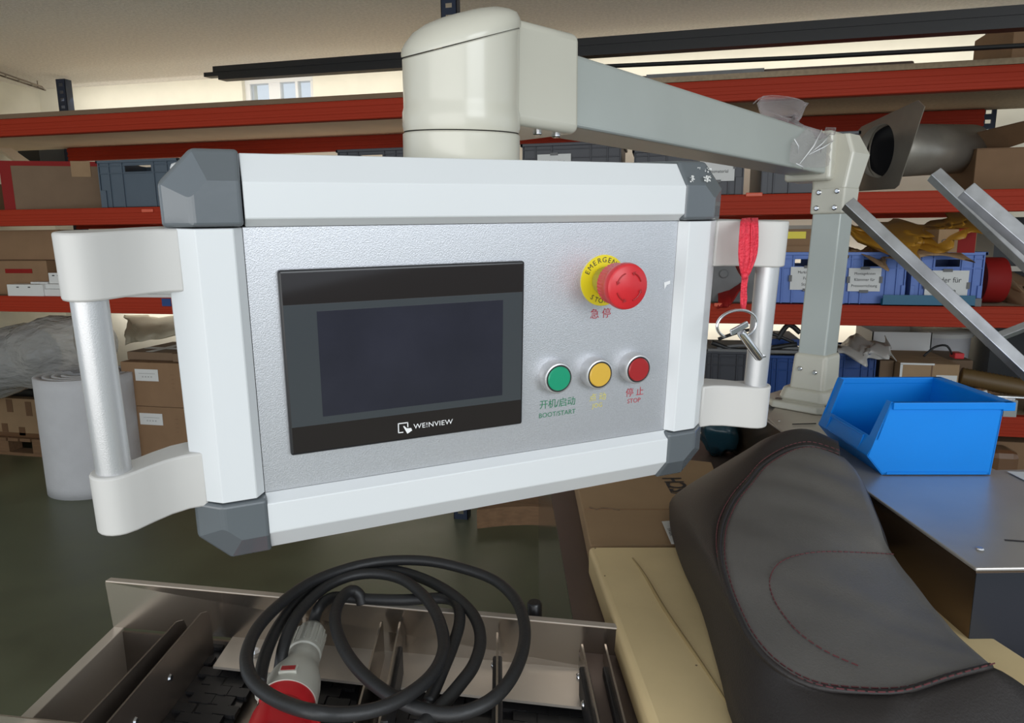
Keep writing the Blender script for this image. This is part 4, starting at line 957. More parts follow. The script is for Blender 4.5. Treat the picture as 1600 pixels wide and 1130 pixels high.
text(pan, pan.o, 'lettering', '点 动', .0082, tm(.1120, .1640), M['yellowink'])
text(pan, pan.o, 'lettering', 'JOG', .0062, tm(.1120, .1720), M['yellowink'])
text(pan, pan.o, 'lettering', '停 止', .0092, tm(.1535, .1638), M['redink'])
text(pan, pan.o, 'lettering', 'STOP', .0064, tm(.1530, .1722), M['redink'])
pan.part('paint_chip', G().add([(.179, .0575, -.0004), (.186, .0560, -.0004), (.186, .0590, -.0004), (.1825, .0600, -.0004), (.180, .0640, -.0004)], [(0, 1, 2, 3, 4)], PM), M['white'])
# handles
front = [(-.2320, -.001), (-.245, -.0015), (-.257, -.0065), (-.268, -.0145), (-.279, -.0235)]
bcx, bcz, brr = -.2898, -.0120, .0155
prof = list(front)
for k in range(13):
    a = math.radians(-75 - 200 * k / 12); prof.append((bcx + brr * math.cos(a), bcz + brr * math.sin(a)))
prof += [(-.279, .006), (-.268, .016), (-.256, .025), (-.245, .029), (-.2320, .030)]
for sx in (-1, 1):
    pr = [(x if sx < 0 else .004 - x, z) for x, z in prof]
    for y0, y1 in ((.0006, .0446), (.1672, .2112)):
        b = pan.part('handle_bracket', G().prism(pr, y0, y1, PM, axis='y'), M['handle'], bevel=.0016, seg=2, smooth=True, angle=30)
    cxx = bcx if sx < 0 else .004 - bcx
    pan.part('handle_bar', G().lathe([(.0113, .040), (.0113, .172)], PM @ frame((cxx, 0, bcz), (1, 0, 0), (0, 0, -1), (0, 1, 0)), 48), M['bar'], smooth=True, angle=40)

# swivel head (belongs to the arm)
hc_l = Vector((.0012, 0, .068)); HX, HY = PX, PZ
zt_loc = -.0535
HM = frame(PM @ hc_l, PX, PZ, -PY)         # z up along panel vertical
r0 = .0512
arm.part('base_ring', G().lathe([(r0, .0500), (r0 + .0005, .052), (r0 + .0005, .0722), (r0 - .001, .0736), (.03, .0736)], HM, 64), M['cream'], smooth=True, angle=35)
# body with slanted top; the slant rises towards the right of the picture
n = 64
def slant(th, z_lo, z_hi):
    # direction of rise = panel +x and slightly to the back
    return (z_lo + z_hi) / 2 + (z_hi - z_lo) / 2 * math.cos(th - .25)
rows = []
for h, r, mode in ((.0745, r0 - .0006, 0), (.0790, r0 + .0006, 0), (.090, r0 + .0004, 0), (.094, r0 - .0008, 0), (.1, r0 - .0008, 0), (None, r0 - .0006, 1), (None, r0 - .0018, 2)):
    row = []
    for k in range(n):
        th = 2 * math.pi * k / n
        hh = h if mode == 0 else slant(th, .131, .163) + (.0 if mode == 1 else .0012)
        row.append(HM @ Vector((r * math.cos(th), r * math.sin(th), hh)))
    rows.append(row)
g = G().grid(rows, closed=True).quad(*rows[-1]); arm.part('swivel_housing', g, M['cream'], smooth=True, angle=40)
rows = []
for f_, dz in ((1.0, .0016), (1.005, .004), (.99, .008), (.93, .0135), (.80, .0185), (.6, .0225), (.35, .0245), (.05, .0250)):
    row = []
    for k in range(n):
        th = 2 * math.pi * k / n; r = r0 * f_
        rise = slant(th, .131, .163) if f_ > .9 else ((.131 + .163) / 2 + .016 * f_ * math.cos(th - .25))
        row.append(HM @ Vector((r * math.cos(th), r * math.sin(th), rise + dz)))
    rows.append(row)
g = G().grid(rows, closed=True).quad(*rows[-1]); arm.part('swivel_cap', g, M['cream'], smooth=True, angle=60)
# rounded socket block between head and tube
hw0 = PM @ hc_l
s_h = (hw0 - near0).dot(AD); u_h = -(hw0 - near0).dot(NF)
bz0, bz1 = 1.5475, 1.643
bb = [ap_(s_h + .02, -.006, bz0), ap_(-.004, -.006, bz0), ap_(-.004, tw + .008, bz0), ap_(s_h + .02, tw + .008, bz0)]
bt = [ap_(s_h + .02, -.006, bz1 - .008), ap_(-.004, -.006, bz1 - .003), ap_(-.004, tw + .008, bz1 - .003), ap_(s_h + .02, tw + .008, bz1 - .008)]
arm.part('arm_socket', G().hexa(bb, bt), M['cream'], bevel=.008, seg=4, smooth=True, angle=50)
for s_, u in ((-.045, .015), (-.02, .012), (-.045, .045)):
    p = ap_(s_, u, bz0); arm.part('socket_screw', G().lathe([(.0045, 0), (.0045, .002), (.003, .003)], frame(p, (1, 0, 0), (0, -1, 0), (0, 0, -1)), 12), M['chrome'])

# clear film on the arm
def s_at(px, py, z):                                   # arm station of a pixel on near face
    r = ray(px, py); P = near0 + NF * .0015; t_ = (P - O).dot(NF) / r.dot(NF); return O + r * t_
t_ = T('clear_film', 'torn clear plastic film wrapped around the arm near the elbow', 'film', s_at(1250, 200, 0))
fl_ = [(1200, 178), (1207, 158), (1217, 147), (1232, 153), (1250, 163), (1266, 180), (1277, 192), (1290, 206), (1291, 214), (1278, 219), (1262, 208), (1240, 199), (1218, 188)]
pts_ = []
for i, (x, y) in enumerate(fl_):
    p = s_at(x, y, 0); pts_.append(p - NF * (.02 * math.sin(i * 1.3) + .01))
cen = sum(pts_, Vector()) / len(pts_)
g = G(); rows = []
for f in (0.02, .3, .6, .85, 1.0):
    rows.append([cen.lerp(p, f) + NF * .006 * math.sin(i * 2.1 + f * 6) for i, p in enumerate(pts_)])
g.grid(rows, closed=True); t_.part('loose_flap', g, M['film'], smooth=True, solid=.0005)
ed = [pts_[i] for i in range(1, 9)]; t_.part('flap_edge', G().tube(crom(ed, 24), .0009, 6), M['film'])
wrap_px = [(1285, 210), (1300, 216), (1318, 214), (1320, 240), (1285, 262), (1255, 262), (1228, 253), (1230, 225), (1260, 200)]
pw = [s_at(x, y, 0) + NF * .002 for x, y in wrap_px]
cen = sum(pw, Vector()) / len(pw)
rows = [[cen.lerp(p, f) + NF * (.002 + .003 * math.sin(i * 1.9 + f * 8)) for i, p in enumerate(pw)] for f in (.02, .3, .55, .8, 1)]
t_.part('wrap', G().grid(rows, closed=True), M['film'], smooth=True)
for (a, b, r_) in (((1278, 204), (1246, 256), .0011), ((1292, 209), (1262, 240), .0008), ((1300, 218), (1260, 242), .0010), ((1235, 218), (1242, 240), .0008), ((1238, 256), (1251, 266), .0008)):
    A_, B_ = s_at(*a, 0) + NF * .006, s_at(*b, 0) + NF * .004
    t_.part('crease', G().tube([A_, A_.lerp(B_, .5) + NF * .004, B_], [r_, r_ * 1.2, r_ * .4], 6), mat('crease_%d' % a[0], (.85, .85, .86), .2), smooth=True)
p = s_at(1286, 205, 0) + NF * .004; t_.part('rolled_end', G().tube([p, p + NF * .012 + Vector((.004, 0, -.002))], .0062, 14), M['film'], smooth=True)

# ------------------------------------------------------------------ ribbon and key
def ppt(px, py, z): 
    r = ray(px, py); n_ = PZ; P = PM @ Vector((0, 0, z)); return O + r * ((P - O).dot(n_) / r.dot(n_))
rb = T('ribbon', 'red fabric ribbon looped over the right handle bracket', 'ribbon', ppt(1163, 480, -.02))
def band(L, R, n=14, wob=.0012, th=.0010):
    Lc, Rc = crom(L, n), crom(R, n); rows = []
    for i in range(n):
        row = []
        for k in range(7):
            p = Lc[i].lerp(Rc[i], k / 6); row.append(p - PZ * (wob * math.sin(k * 2.2 + i * .5)))
        rows.append(row)
    return G().grid(rows)
zf = -.0305
L = [ppt(1160, 342, .012), ppt(1157, 343, -.012), ppt(1156, 352, zf), ppt(1155, 380, zf), ppt(1155, 405, zf), ppt(1158, 425, zf + .002), ppt(1160, 434, zf + .004)]
R = [ppt(1172, 341, .012), ppt(1171, 342, -.010), ppt(1172, 352, zf), ppt(1172, 380, zf), ppt(1172, 400, zf), ppt(1168, 425, zf + .002), ppt(1164, 434, zf + .004)]
rb.part('front_strand', band(L, R), M['ribbon'], smooth=True, solid=.0012)
L = [ppt(1172, 341, .012), ppt(1172, 342, -.010), ppt(1173, 352, zf - .001), ppt(1173, 380, zf - .001), ppt(1172, 405, zf), ppt(1166, 425, zf + .002), ppt(1162, 434, zf + .004)]
R = [ppt(1184, 341, .012), ppt(1183, 343, -.006), ppt(1184, 352, zf + .002), ppt(1185, 378, zf + .002), ppt(1182, 403, zf + .002), ppt(1173, 425, zf + .003), ppt(1167, 434, zf + .004)]
rb.part('front_strand', band(L, R), M['ribbon'], smooth=True, solid=.0012)
L = [ppt(1159, 432, zf + .003), ppt(1158, 450, zf + .003), ppt(1158, 470, zf + .003), ppt(1160, 486, zf + .003)]
R = [ppt(1168, 432, zf + .003), ppt(1166, 450, zf + .003), ppt(1167, 470, zf + .003), ppt(1164, 486, zf + .003)]
rb.part('tail', band(L, R), M['ribbon'], smooth=True, solid=.0015)
L = [ppt(1148, 415, .035), ppt(1152, 424, .01), ppt(1160, 434, zf + .006)]; R = [ppt(1172, 412, .035), ppt(1170, 424, .01), ppt(1165, 436, zf + .006)]
rb.part('rear_strand', band(L, R, 8), M['redtape'], smooth=True, solid=.001)
rb.part('knot', G().lathe([(.0008, 0), (.0026, .001), (.0032, .0035), (.0024, .006), (.0008, .007)], frame(ppt(1163, 437, zf), PX, PZ, -PY), 16), M['ribbon'], smooth=True)
ky = T('panel_key', 'chrome square-bit cabinet key hanging from the red ribbon', 'key', ppt(1155, 520, -.03))
cpt, rx, ry = (1151, 507), 31, 22
bow = []
for k in range(40):
    a = 2 * math.pi * k / 40; x = rx * math.cos(a); y = ry * math.sin(a); ca, sa = math.cos(-.22), math.sin(-.22)
    bow.append(ppt(cpt[0] + x * ca - y * sa, cpt[1] + x * sa + y * ca, -.035 + .003 * math.cos(a)))
bow = bow[15:] + bow[:9]
ky.part('bow', G().tube(bow, .00145, 10), M['chrome'], smooth=True)
s0, s1 = ppt(1158, 520, -.035), ppt(1187, 560, -.035)
ky.part('web', G().add(*bar_between(ppt(1142, 520, -.035), ppt(1168, 506, -.035), .0030, .0058, up=-PY)), M['chrome'], bevel=.0006)
u_ = (s1 - s0).normalized(); v_ = u_.cross(PZ).normalized(); w_ = u_.cross(v_)
ky.part('shaft', G().lathe([(.0036, -.001), (.0042, .001), (.0042, (s1 - s0).length - .002), (.0034, (s1 - s0).length)], frame(s0, v_, w_, u_), 24), M['chrome'], smooth=True, angle=40)
ky.part('bit', G().add(*bar_between(s1 - u_ * .002, s1 + (ppt(1194, 556, -.035) - s1) * 1.0, .002, .006, up=PZ)), M['chrome'], bevel=.0004)

# chipped paint flakes on the upper right corner cap
g = G(); random.seed(4)
for i in range(70):
    px = random.gauss(1105, 2.6) if i < 52 else random.gauss(1082, 2); py = random.uniform(262, 284) if i < 17 else random.uniform(275, 284)
    if i < 8: px = random.uniform(1090, 1112); py = 262 + random.random() * 3
    r_ = random.uniform(.5, 1.5); n_ = 5
    g.quad(*[ppt(px + r_ * random.uniform(.6, 1.3) * math.cos(2 * math.pi * q / n_), py + r_ * random.uniform(.6, 1.3) * math.sin(2 * math.pi * q / n_), -.0112 if py > 268 else -.0085) for q in range(n_)])
ch = pan.part('paint_flakes', g, M['paper'], fix=False); ch['kind'] = 'stuff'

# ------------------------------------------------------------------ bright blue picking bin
A = onZ(1380, 742, ZTB + .001); B = onZ(1548, 742, ZTB + .001); bx_ = (B - A).normalized(); by_ = Vector((-bx_.y, bx_.x, 0))
wl = (B - A).length; dl = .166; hb = .103
BM = frame(A, bx_, by_, Vector((0, 0, 1)))
bn = T('storage_bin', 'bright blue open-front plastic bin on the steel table', 'bin', (A + B) / 2)
th = .0025
side = [(0, 0), (wl - .001, 0), (wl + .010, hb), (.004, hb), (-.024, hb - .036 - .030), (-.016, .016)]
side = [(0, 0), (wl - .002, 0), (wl + .006, hb - .012), (wl + .006, hb), (.002, hb), (-.0225, .027)]
near_s = bn.part('side_wall', G().prism([(a, b) for a, b in side], 0, th, BM, axis='y'), M['bin'])
bn.part('side_wall', G().prism([(a, b) for a, b in side], dl - th, dl, BM, axis='y'), M['bin'])
bn.part('bottom', G().box(0, 0, 0, wl - .002, dl, th, BM), M['bin'])
bn.part('back_wall', G().add([(wl - .002, 0, 0), (wl - .002, dl, 0), (wl + .006, dl, hb), (wl + .006, 0, hb)], [(0, 1, 2, 3)], BM), M['bin'], solid=th)
# low front: slanted lip with label holder
lipz = .050
bn.part('front_wall', G().add([(0, .001, 0), (0, dl - .001, 0), (-.0225, dl - .001, .027), (-.0225, .001, .027)], [(0, 1, 2, 3)], BM), M['bin'], solid=th)
bn.part('front_lip', G().add([(-.0225, .001, .027), (-.0225, dl - .001, .027), (-.0125, dl - .001, lipz), (-.0125, .001, lipz)], [(0, 1, 2, 3)], BM), M['bin'], solid=th)
cw = .020
for y0, y1 in ((0, cw), (dl - cw, dl)):
    bn.part('front_corner', G().add([(-.0125, y0, lipz), (-.0125, y1, lipz), (.004, y1 if y0 == 0 else y1, hb), (.004, y0, hb)] if y0 else [(-.0125, 0, lipz), (-.0125, cw, lipz), (.003, cw * .6, hb), (.003, 0, hb)], [(0, 1, 2, 3)], BM), M['bin'], solid=th)
g = G().box(.004, -.004, hb - .010, wl + .018, .003, hb, BM).box(.004, dl - .003, hb - .010, wl + .018, dl + .004, hb, BM).box(wl + .004, -.004, hb - .012, wl + .020, dl + .004, hb, BM)
bn.part('rim', g, M['bin'], bevel=.0012)
hold = [(-.0225, .030, .028), (-.0225, dl - .030, .028), (-.0165, dl - .030, .048), (-.0165, .030, .048)]
hv = [BM @ Vector(p) for p in hold]
bn.part('label_holder', G().tube(hv, .0014, 6, closed=True), M['bin'])
mtx = BM @ frame((-.0208, dl / 2, .037), (0, -1, 0), Vector((.25, 0, 1)).normalized(), Vector((-1, 0, .25)).normalized())
bn.part('foot_rib', G().box(.004, -.0012, .001, wl - .006, .0, .004, BM), M['bin'])

# ------------------------------------------------------------------ raw steel bars at right
sb = T('steel_bars', 'raw square steel bars welded as a slanting frame at the right edge', 'steel frame', atD(1640, 610, 1.0))
def sqbar(a, da, b, db, w, nm='bar'):
    A_, B_ = atD(*a, da), atD(*b, db); e = (B_ - A_).normalized(); B_ = A_ + (B_ - A_)
    v = ray(a[0], a[1]).normalized(); s_ = e.cross(v).normalized(); n_ = s_.cross(e)
    # roll so that a wide bright face and a narrower dark face show
    ang = math.radians(32); u1 = s_ * math.cos(ang) + n_ * math.sin(ang); u2 = -s_ * math.sin(ang) + n_ * math.cos(ang)
    vs = []
    for P in (A_, B_):
        for p, q in ((-1, -1), (1, -1), (1, 1), (-1, 1)): vs.append(P + u1 * p * w / 2 + u2 * q * w / 2)
    sb.part(nm, G().add(vs, [(3, 2, 1, 0), (4, 5, 6, 7), (0, 1, 5, 4), (1, 2, 6, 5), (2, 3, 7, 6), (3, 0, 4, 7)]), M['barsteel'], bevel=.001)
sqbar((1324, 318), 1.15, (1668, 640), 1.02, .019)
sqbar((1459, 272), 1.10, (1700, 500), 1.00, .019)
sqbar((1509, 297), 1.02, (1700, 462), .96, .021)
sqbar((1538, 535), 1.14, (1660, 488), 1.12, .012, 'cross_bar')
sqbar((1668, 640), 1.02, (1700, 500), 1.00, .022, 'joint_bar')
pe_ = atD(1668, 640, 1.02); sb.part('stand', G().box(pe_.x - .015, pe_.y - .015, ZTB, pe_.x + .015, pe_.y + .015, pe_.z), M['barsteel'])

# ------------------------------------------------------------------ carton, slab, cover on the deck
cz1 = 1.034
q = [onZ(922, 852, cz1), onZ(1160, 852, cz1), onZ(1112, 722, cz1), onZ(889, 700, cz1)]
fc = T('flat_carton', 'flat brown carton with black printed lettering on the brown deck', 'box', Vector((q[0].x + .05, q[0].y + .1, ZD)))
fc.part('body', G().hexa([Vector((p.x, p.y, ZD + .0005)) for p in q], q), M['cardlight'], bevel=.002)
a_, b_ = onZ(914, 796, cz1 + .0006), onZ(1052, 796, cz1 + .0006)
fc.part('flap_edge', G().tube([a_, b_], .0008, 5), M['card']); fc.part('torn_edge', G().tube(crom([onZ(921, 793, cz1 + .001), onZ(932, 796, cz1 + .001), onZ(944, 794, cz1 + .001), onZ(968, 797, cz1 + .001)], 12), .0012, 5), M['carddark'])
tc = onZ(1058, 757, cz1 + .0012)
tx = (onZ(1048, 742, cz1) - onZ(1072, 777, cz1)).normalized(); ty = Vector((-tx.y, tx.x, 0))
text(fc, fc.o, 'lettering', 'SCH', .046, frame(tc, tx, ty, (0, 0, 1)), M['ink'], bold=.0008, sx=.8)
fr_px = [(1041, 755), (1049, 770), (1066, 773), (1085, 770), (1076, 760)]
fc.part('printed_frame', G().tube([onZ(x, y, cz1 + .0006) for x, y in fr_px], .0009, 5, closed=False), M['ink'])
tg = [onZ(1034, 815, cz1 + .03), onZ(1046, 815, cz1 + .03), onZ(1057, 850, cz1 + .008), onZ(1049, 850, cz1 + .008)]

ZS = 1.042
sl = T('plastic_slab', 'thick cream plastic board lying under the black cover', 'board', onZ(1250, 1000, ZD))
sp = [onZ(919, 853, ZS), onZ(1078, 851, ZS), onZ(1421, 908, ZS), onZ(1660, 1062, ZS), onZ(1700, 1300, ZS), onZ(1062, 1300, ZS)]
sp[2] = onZ(1330, 850, ZS) 
far = [onZ(919, 853, ZS)]; rdir = (onZ(1600, 1024, ZS) - onZ(1421, 909, ZS)).normalized()
r2 = onZ(1421, 909, ZS) - rdir * .10
sp = [onZ(919, 853, ZS), r2, onZ(1600, 1024, ZS) + rdir * .12, onZ(1600, 1024, ZS) + rdir * .12 + Vector((-.05, -.25, 0)), onZ(1078, 1300, ZS)]
sl.part('body', G().hexa([Vector((p.x, p.y, ZD + .0008)) for p in sp], sp), M['slab'], bevel=.007, seg=4, smooth=True, angle=60)
gr = crom([onZ(988, 872, ZS + .0003), onZ(1008, 900, ZS + .0003), (onZ(1040, 955, ZS + .0003)), onZ(1098, 1040, ZS + .0003), onZ(1150, 1120, ZS + .0003)], 24)
sl.part('score_mark', G().tube(gr, [.0006 + .0016 * math.sin(math.pi * i / 23) for i in range(24)], 6), mat('score', (.36, .26, .12), .6), smooth=True)
for x, y in ((930, 857), (1088, 1040), (945, 900)): sl.part('stain', G().lathe([(.0012, 0), (.0008, .0004)], Matrix.Translation(onZ(x, y, ZS)), 8), M['carddark'])

# black seat cover
Spx = [(1312, 711, 1.150), (1267, 698, 1.158), (1229, 705, 1.156), (1191, 728, 1.150), (1168, 755, 1.143), (1144, 785, 1.136), (1127, 825, 1.130), (1124, 870, 1.126), (1134, 915, 1.122), (1149, 955, 1.118), (1172, 1000, 1.114), (1210, 1042, 1.110), (1267, 1073, 1.106), (1339, 1083, 1.104), (1410, 1082, 1.104), (1481, 1060, 1.106), (1548, 1043, 1.108)]
Opx = [(1304, 704, 1.140), (1267, 683, 1.140), (1240, 679, 1.138), (1201, 687, 1.128), (1160, 708, 1.110), (1110, 738, 1.085), (1054, 775, 1.060), (1047, 805, 1.054), (1053, 840, 1.051), (1068, 885, 1.050), (1095, 945, 1.050), (1125, 1050, 1.050), (1150, 1140, 1.050), (1230, 1260, 1.050), (1360, 1300, 1.050), (1500, 1270, 1.055), (1680, 1140, 1.070)]
Rpx = [(1315, 713, 1.148), (1334, 733, 1.145), (1348, 755, 1.141), (1358, 780, 1.136), (1367, 802, 1.130), (1375, 823, 1.124), (1381, 844, 1.117), (1388, 858, 1.110), (1396, 870, 1.104), (1409, 889, 1.100), (1424, 907, 1.098), (1438, 925, 1.098), (1453, 945, 1.098), (1472, 967, 1.100), (1491, 990, 1.102), (1519, 1016, 1.105), (1550, 1043, 1.108)]
NS = 64
Sv = crom([onZ(*p) for p in Spx], NS); Ov = crom([onZ(*p) for p in Opx], NS); Rv = crom([onZ(*p) for p in Rpx], NS)
cv = T('seat_cover', 'black leatherette saddle cover with dark red double stitching', 'seat cover', onZ(1250, 900, ZS))
rows = [[Vector((p.x, p.y, max(ZS + .004, p.z - .04))) + (p - s).normalized() * -.004 for p, s in zip(Ov, Sv)]]
for j in range(9):
    f = j / 8; row = []
    for i, (a, b) in enumerate(zip(Ov, Sv)):
        p = a.lerp(b, f); p = p + Vector((0, 0, .016 * math.sin(math.pi * f) * (1 if i < 56 else .3)))
        p.z += .0022 * noise.noise(Vector((i * .16, f * 3, 1))); row.append(p)
    rows.append(row)
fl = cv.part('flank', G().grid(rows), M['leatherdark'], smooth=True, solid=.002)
rows = []; NI = 16
for j in range(NI + 1):
    f = j / NI; row = []
    for i, (a, b) in enumerate(zip(Sv, Rv)):
        p = a.lerp(b, f); wd = (a - b).length
        p.z += .09 * wd * math.sin(math.pi * f) ** 1.0 * .35
        # diagonal folds
        q = p.x * 2.2 + p.y * 9.0
        p.z += (.0055 * noise.noise(Vector((p.x * 5, (p.y - p.x * -.45) * 26, 3))) ) * math.sin(math.pi * f)
        row.append(p)
    rows.append(row)
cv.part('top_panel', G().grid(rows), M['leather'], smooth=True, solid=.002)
skirt = [[p for p in Rv], [p + Vector((.006, -.002, -.012)) for p in Rv], [p + Vector((.004, -.004, -.045 if p.z > 1.11 else -.05)) for p in Rv]]
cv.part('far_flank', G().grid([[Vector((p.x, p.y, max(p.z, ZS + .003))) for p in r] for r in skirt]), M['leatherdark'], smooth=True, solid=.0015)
cv.part('welt', G().tube([p + Vector((0, 0, .0012)) for p in Sv], .0026, 8), M['leatherdark'], smooth=True)
def stitches(path, m, r=.0006, L=.0045, gap=.0018, par='stitching'):
    g = G(); acc = 0; on = True; cur = [path[0]]
    fine = crom(path, len(path) * 8)
    for a, b in zip(fine, fine[1:]):
        acc += (b - a).length; cur.append(b)
        if on and acc > L: g.tube([cur[0], cur[len(cur) // 2], cur[-1]], r, 5); on = False; acc = 0; cur = [b]
        elif not on and acc > gap: on = True; acc = 0; cur = [b]
    o = cv.part(par, g, m); o['kind'] = 'stuff'; return o
def offs(path, tgt, d): return [p + (t2 - p).normalized() * d + Vector((0, 0, .0022)) for p, t2 in zip(path, tgt)]
stitches(offs(Sv, Rv, .0060)[1:-3], M['stitch']); stitches([a.lerp(b, .045) + Vector((0, 0, .0062)) for a, b in zip(Sv, Ov)], M['stitch'])
inn = [(1396, 866), (1358, 864), (1291, 862), (1244, 868), (1215, 882), (1203, 905), (1206, 928), (1220, 955), (1248, 988), (1291, 1018), (1345, 1042)]
ii = []
dgv = None
def top_at(px, py):
    # intersect pixel ray with the top panel rows (nearest sample in picture)
    best = None
    for r in rows:
        for p in r:
            d = p - O; w = d.dot(FW); x = CX + F * d.dot(XR) / w; y = CY + F * d.dot(DN) / w
            e = (x - px) ** 2 + (y - py) ** 2
            if best is None or e < best[0]: best = (e, p)
    return onZ(px, py, best[1].z + .0016)
inn3 = crom([top_at(*p) for p in inn], 60)
stitches(inn3, M['stitch'], .0006)
tagp = [onZ(1034, 815, cz1 + .004), onZ(1060, 813, cz1 + .004), onZ(1072, 850, ZS + .004), onZ(1049, 850, ZS + .004)]
lb = cv.part('care_label', G().quad(*tagp), M['paper'], solid=.0005); lb['label'] = 'white sewn-in label'
lm_ = (tagp[0] + tagp[3]) / 2; lx_ = (tagp[3] - tagp[0]).normalized()
text(cv, lb, 'lettering', '·IN·UK', .011, frame(lm_ + Vector((.006, 0, .001)), lx_, Vector((0, 0, 1)).cross(lx_), (0, 0, 1)), M['ink'])

# teal bag behind the carton
g = G(); rows2 = []
bc = onZ(1126, 700, 1.02)
for i in range(12):
    row = []
    for k in range(20):
        th_ = math.pi * i / 11; ph = 2 * math.pi * k / 20; n_ = noise.noise(Vector((math.cos(ph) * 2, math.sin(ph) * 2, i * .6)))
        r_ = .055 * (1 + .35 * n_); row.append(bc + Vector((r_ * math.sin(th_) * math.cos(ph) * .8, r_ * math.sin(th_) * math.sin(ph) * 1.3 + .03, .03 + r_ * math.cos(th_) * .9)))
    rows2.append(row)
single('plastic_bag', G().grid(rows2, closed=True), M['bag'], 'dark teal crumpled plastic bag behind the flat carton', 'bag', smooth=True, base=bc)

# ------------------------------------------------------------------ cable and plug
def C(x, y): return (340 + x / 2.58, 840 + y / 2.58)
def path(pts): return [onZ(*C(x, y), z) for x, y, z in pts]
cb_ = T('power_cable', 'thick black cable coiled over the conveyor lanes', 'cable', onZ(600, 1000, ZT))
h0 = ZT + .007
p1 = path([(378, 388, h0 - .024), (388, 340, h0 - .016), (405, 290, h0 - .002), (440, 252, h0 + .002), (490, 240, h0), (600, 248, h0), (740, 252, h0), (850, 246, h0), (930, 248, h0 + .002), (968, 275, h0 + .004), (975, 345, h0 + .004), (945, 445, h0), (905, 540, h0), (850, 670, h0 - .004)])
p2 = path([(582, 268, h0 - .004), (572, 232, h0 + .006), (545, 214, h0 + .012), (510, 232, h0 + .012), (482, 280, h0 + .012), (474, 345, h0 + .012), (500, 430, h0 + .010), (550, 510, h0 + .008), (620, 582, h0 + .006), (710, 645, h0 + .004), (810, 690, h0 + .002), (910, 712, h0 + .001), (1010, 700, h0 + .002), (1110, 650, h0 + .004), (1185, 565, h0 + .006), (1232, 450, h0 + .008), (1236, 345, h0 + .010), (1200, 250, h0 + .012), (1120, 175, h0 + .014), (1000, 128, h0 + .016), (860, 97, h0 + .018), (720, 92, h0 + .020), (590, 108, h0 + .020), (460, 145, h0 + .020), (350, 195, h0 + .020), (245, 275, h0 + .020), (165, 360, h0 + .020), (122, 450, h0 + .020), (120, 530, h0 + .020), (160, 600, h0 + .018), (250, 660, h0 + .020), (370, 700, h0 + .030), (500, 713, h0 + .022), (640, 693, h0 + .018), (760, 640, h0 + .016), (855, 565, h0 + .014), (905, 480, h0 + .014), (910, 400, h0 + .014), (880, 305, h0 + .014), (820, 225, h0 + .014), (740, 168, h0 + .014), (640, 146, h0 + .014), (540, 155, h0 + .014), (440, 197, h0 + .012), (355, 270, h0 + .010), (300, 350, h0 + .008), (266, 440, h0 - .002), (250, 530, h0 - .018), (232, 600, h0 - .034)])
p3 = path([(170, 590, h0 - .002), (180, 520, h0), (205, 440, h0 + .002), (250, 350, h0 + .004), (325, 250, h0 + .008), (420, 175, h0 + .010), (520, 138, h0 + .010), (620, 126, h0 + .010), (740, 138, h0 + .008), (860, 180, h0 + .008), (965, 245, h0 + .008), (1035, 320, h0 + .006), (1060, 410, h0 + .004), (1035, 510, h0 + .002), (975, 595, h0 + .000), (900, 680, h0 - .002), (810, 770, h0 - .002)])
g = G()
for pp_ in (p1, p2, p3): g.tube(crom(pp_, len(pp_) * 7), .0062, 14)
cb_.part('cable_jacket', g, M['rubber'], smooth=True)
KL, KR = 1.38, 1.02
pl_ = T('power_plug', 'red and grey five-pin industrial power plug on the conveyor', 'plug', onZ(450, 1080, ZB))
A_ = onZ(488, 986, 1.020); B_ = onZ(432, 1150, 1.010); ax = (B_ - A_).normalized(); Lp = (B_ - A_).length
ux = ax.cross(Vector((0, 0, 1))).normalized(); uz = ux.cross(ax)
QM = frame(A_, ux, -uz if False else uz, ax) if True else None
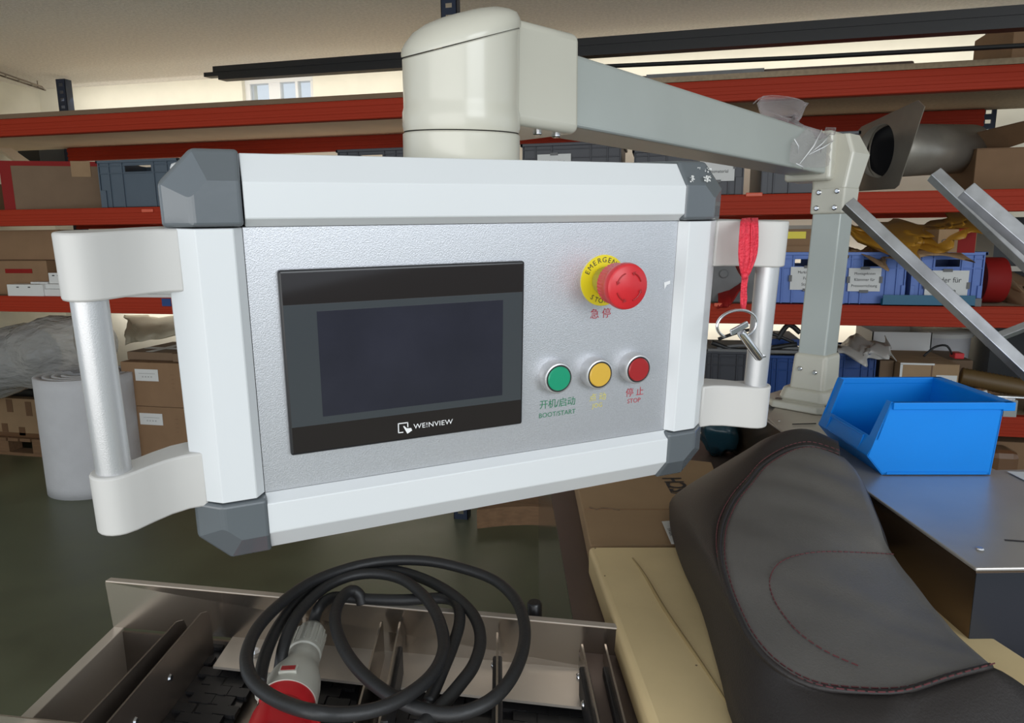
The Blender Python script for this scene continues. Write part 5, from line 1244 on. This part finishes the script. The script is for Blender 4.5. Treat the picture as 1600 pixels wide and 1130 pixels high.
QM = frame(A_, ux, ax.cross(ux), ax) @ Matrix.Diagonal((KR, KR, KL, 1))
k = Lp / .1250
pl_.part('gland_nut', G().lathe([(.008, -.004), (.0125, -.001), (.0150, .004), (.0160, .012), (.0162, .026), (.0175, .027), (.0175, .030), (.0158, .031)], QM, 40), M['ceegrey'], smooth=True, angle=30)
g = G()
for q in range(16):
    a = 2 * math.pi * q / 16; g.box(.0155, -.0012, .006, .0170, .0012, .025, QM @ Matrix.Rotation(a, 4, 'Z'))
pl_.part('grip_rib', g, M['ceegrey'])
pl_.part('grey_body', G().lathe([(.0156, .030), (.0170, .034), (.0180, .040), (.0182, .044), (.0212, .050), (.0245, .058), (.0262, .066), (.0268, .076), (.0272, .079), (.0272, .082), (.024, .0822)], QM, 48), M['ceegrey'], smooth=True, angle=35)
pl_.part('lock_lug', G().prism([(.020, .050), (.029, .056), (.036, .060), (.0385, .0585), (.0345, .070), (.030, .074), (.024, .074)], -.006, .006, QM @ Matrix.Rotation(0.0, 4, 'Z'), axis='y'), M['ceegrey'], bevel=.001)
pl_.part('window_frame', G().box(-.0085, -.0285, .068, .0085, -.0245, .075, QM @ Matrix.Rotation(.0, 4, 'Z')), M['ceegrey'], bevel=.0006)
pl_.part('window', G().box(-.0065, -.0290, .0695, .0065, -.0250, .0735, QM), M['redcap'])
pl_.part('red_collar', G().lathe([(.0262, .0815), (.0256, .088), (.0245, .092), (.0240, .093), (.0262, .097), (.0268, .100), (.0268, .122), (.0290, .124), (.0292, .135), (.0292, .160), (.0250, .160), (.0240, .125)], QM, 48, cap=False), M['ceered'], smooth=True, angle=30)
pl_.part('key_rib', G().box(-.034, -.008, .090, -.024, .008, .098, QM).box(-.036, -.006, .118, -.026, .006, .165, QM), M['ceered'], bevel=.002)
for q in range(5):
    a = 2 * math.pi * q / 5; pl_.part('pin', G().lathe([(.0028, .120), (.0028, .152), (.0015, .154)], QM @ Matrix.Translation((.014 * math.cos(a), .014 * math.sin(a), 0)), 12), M['chrome'])
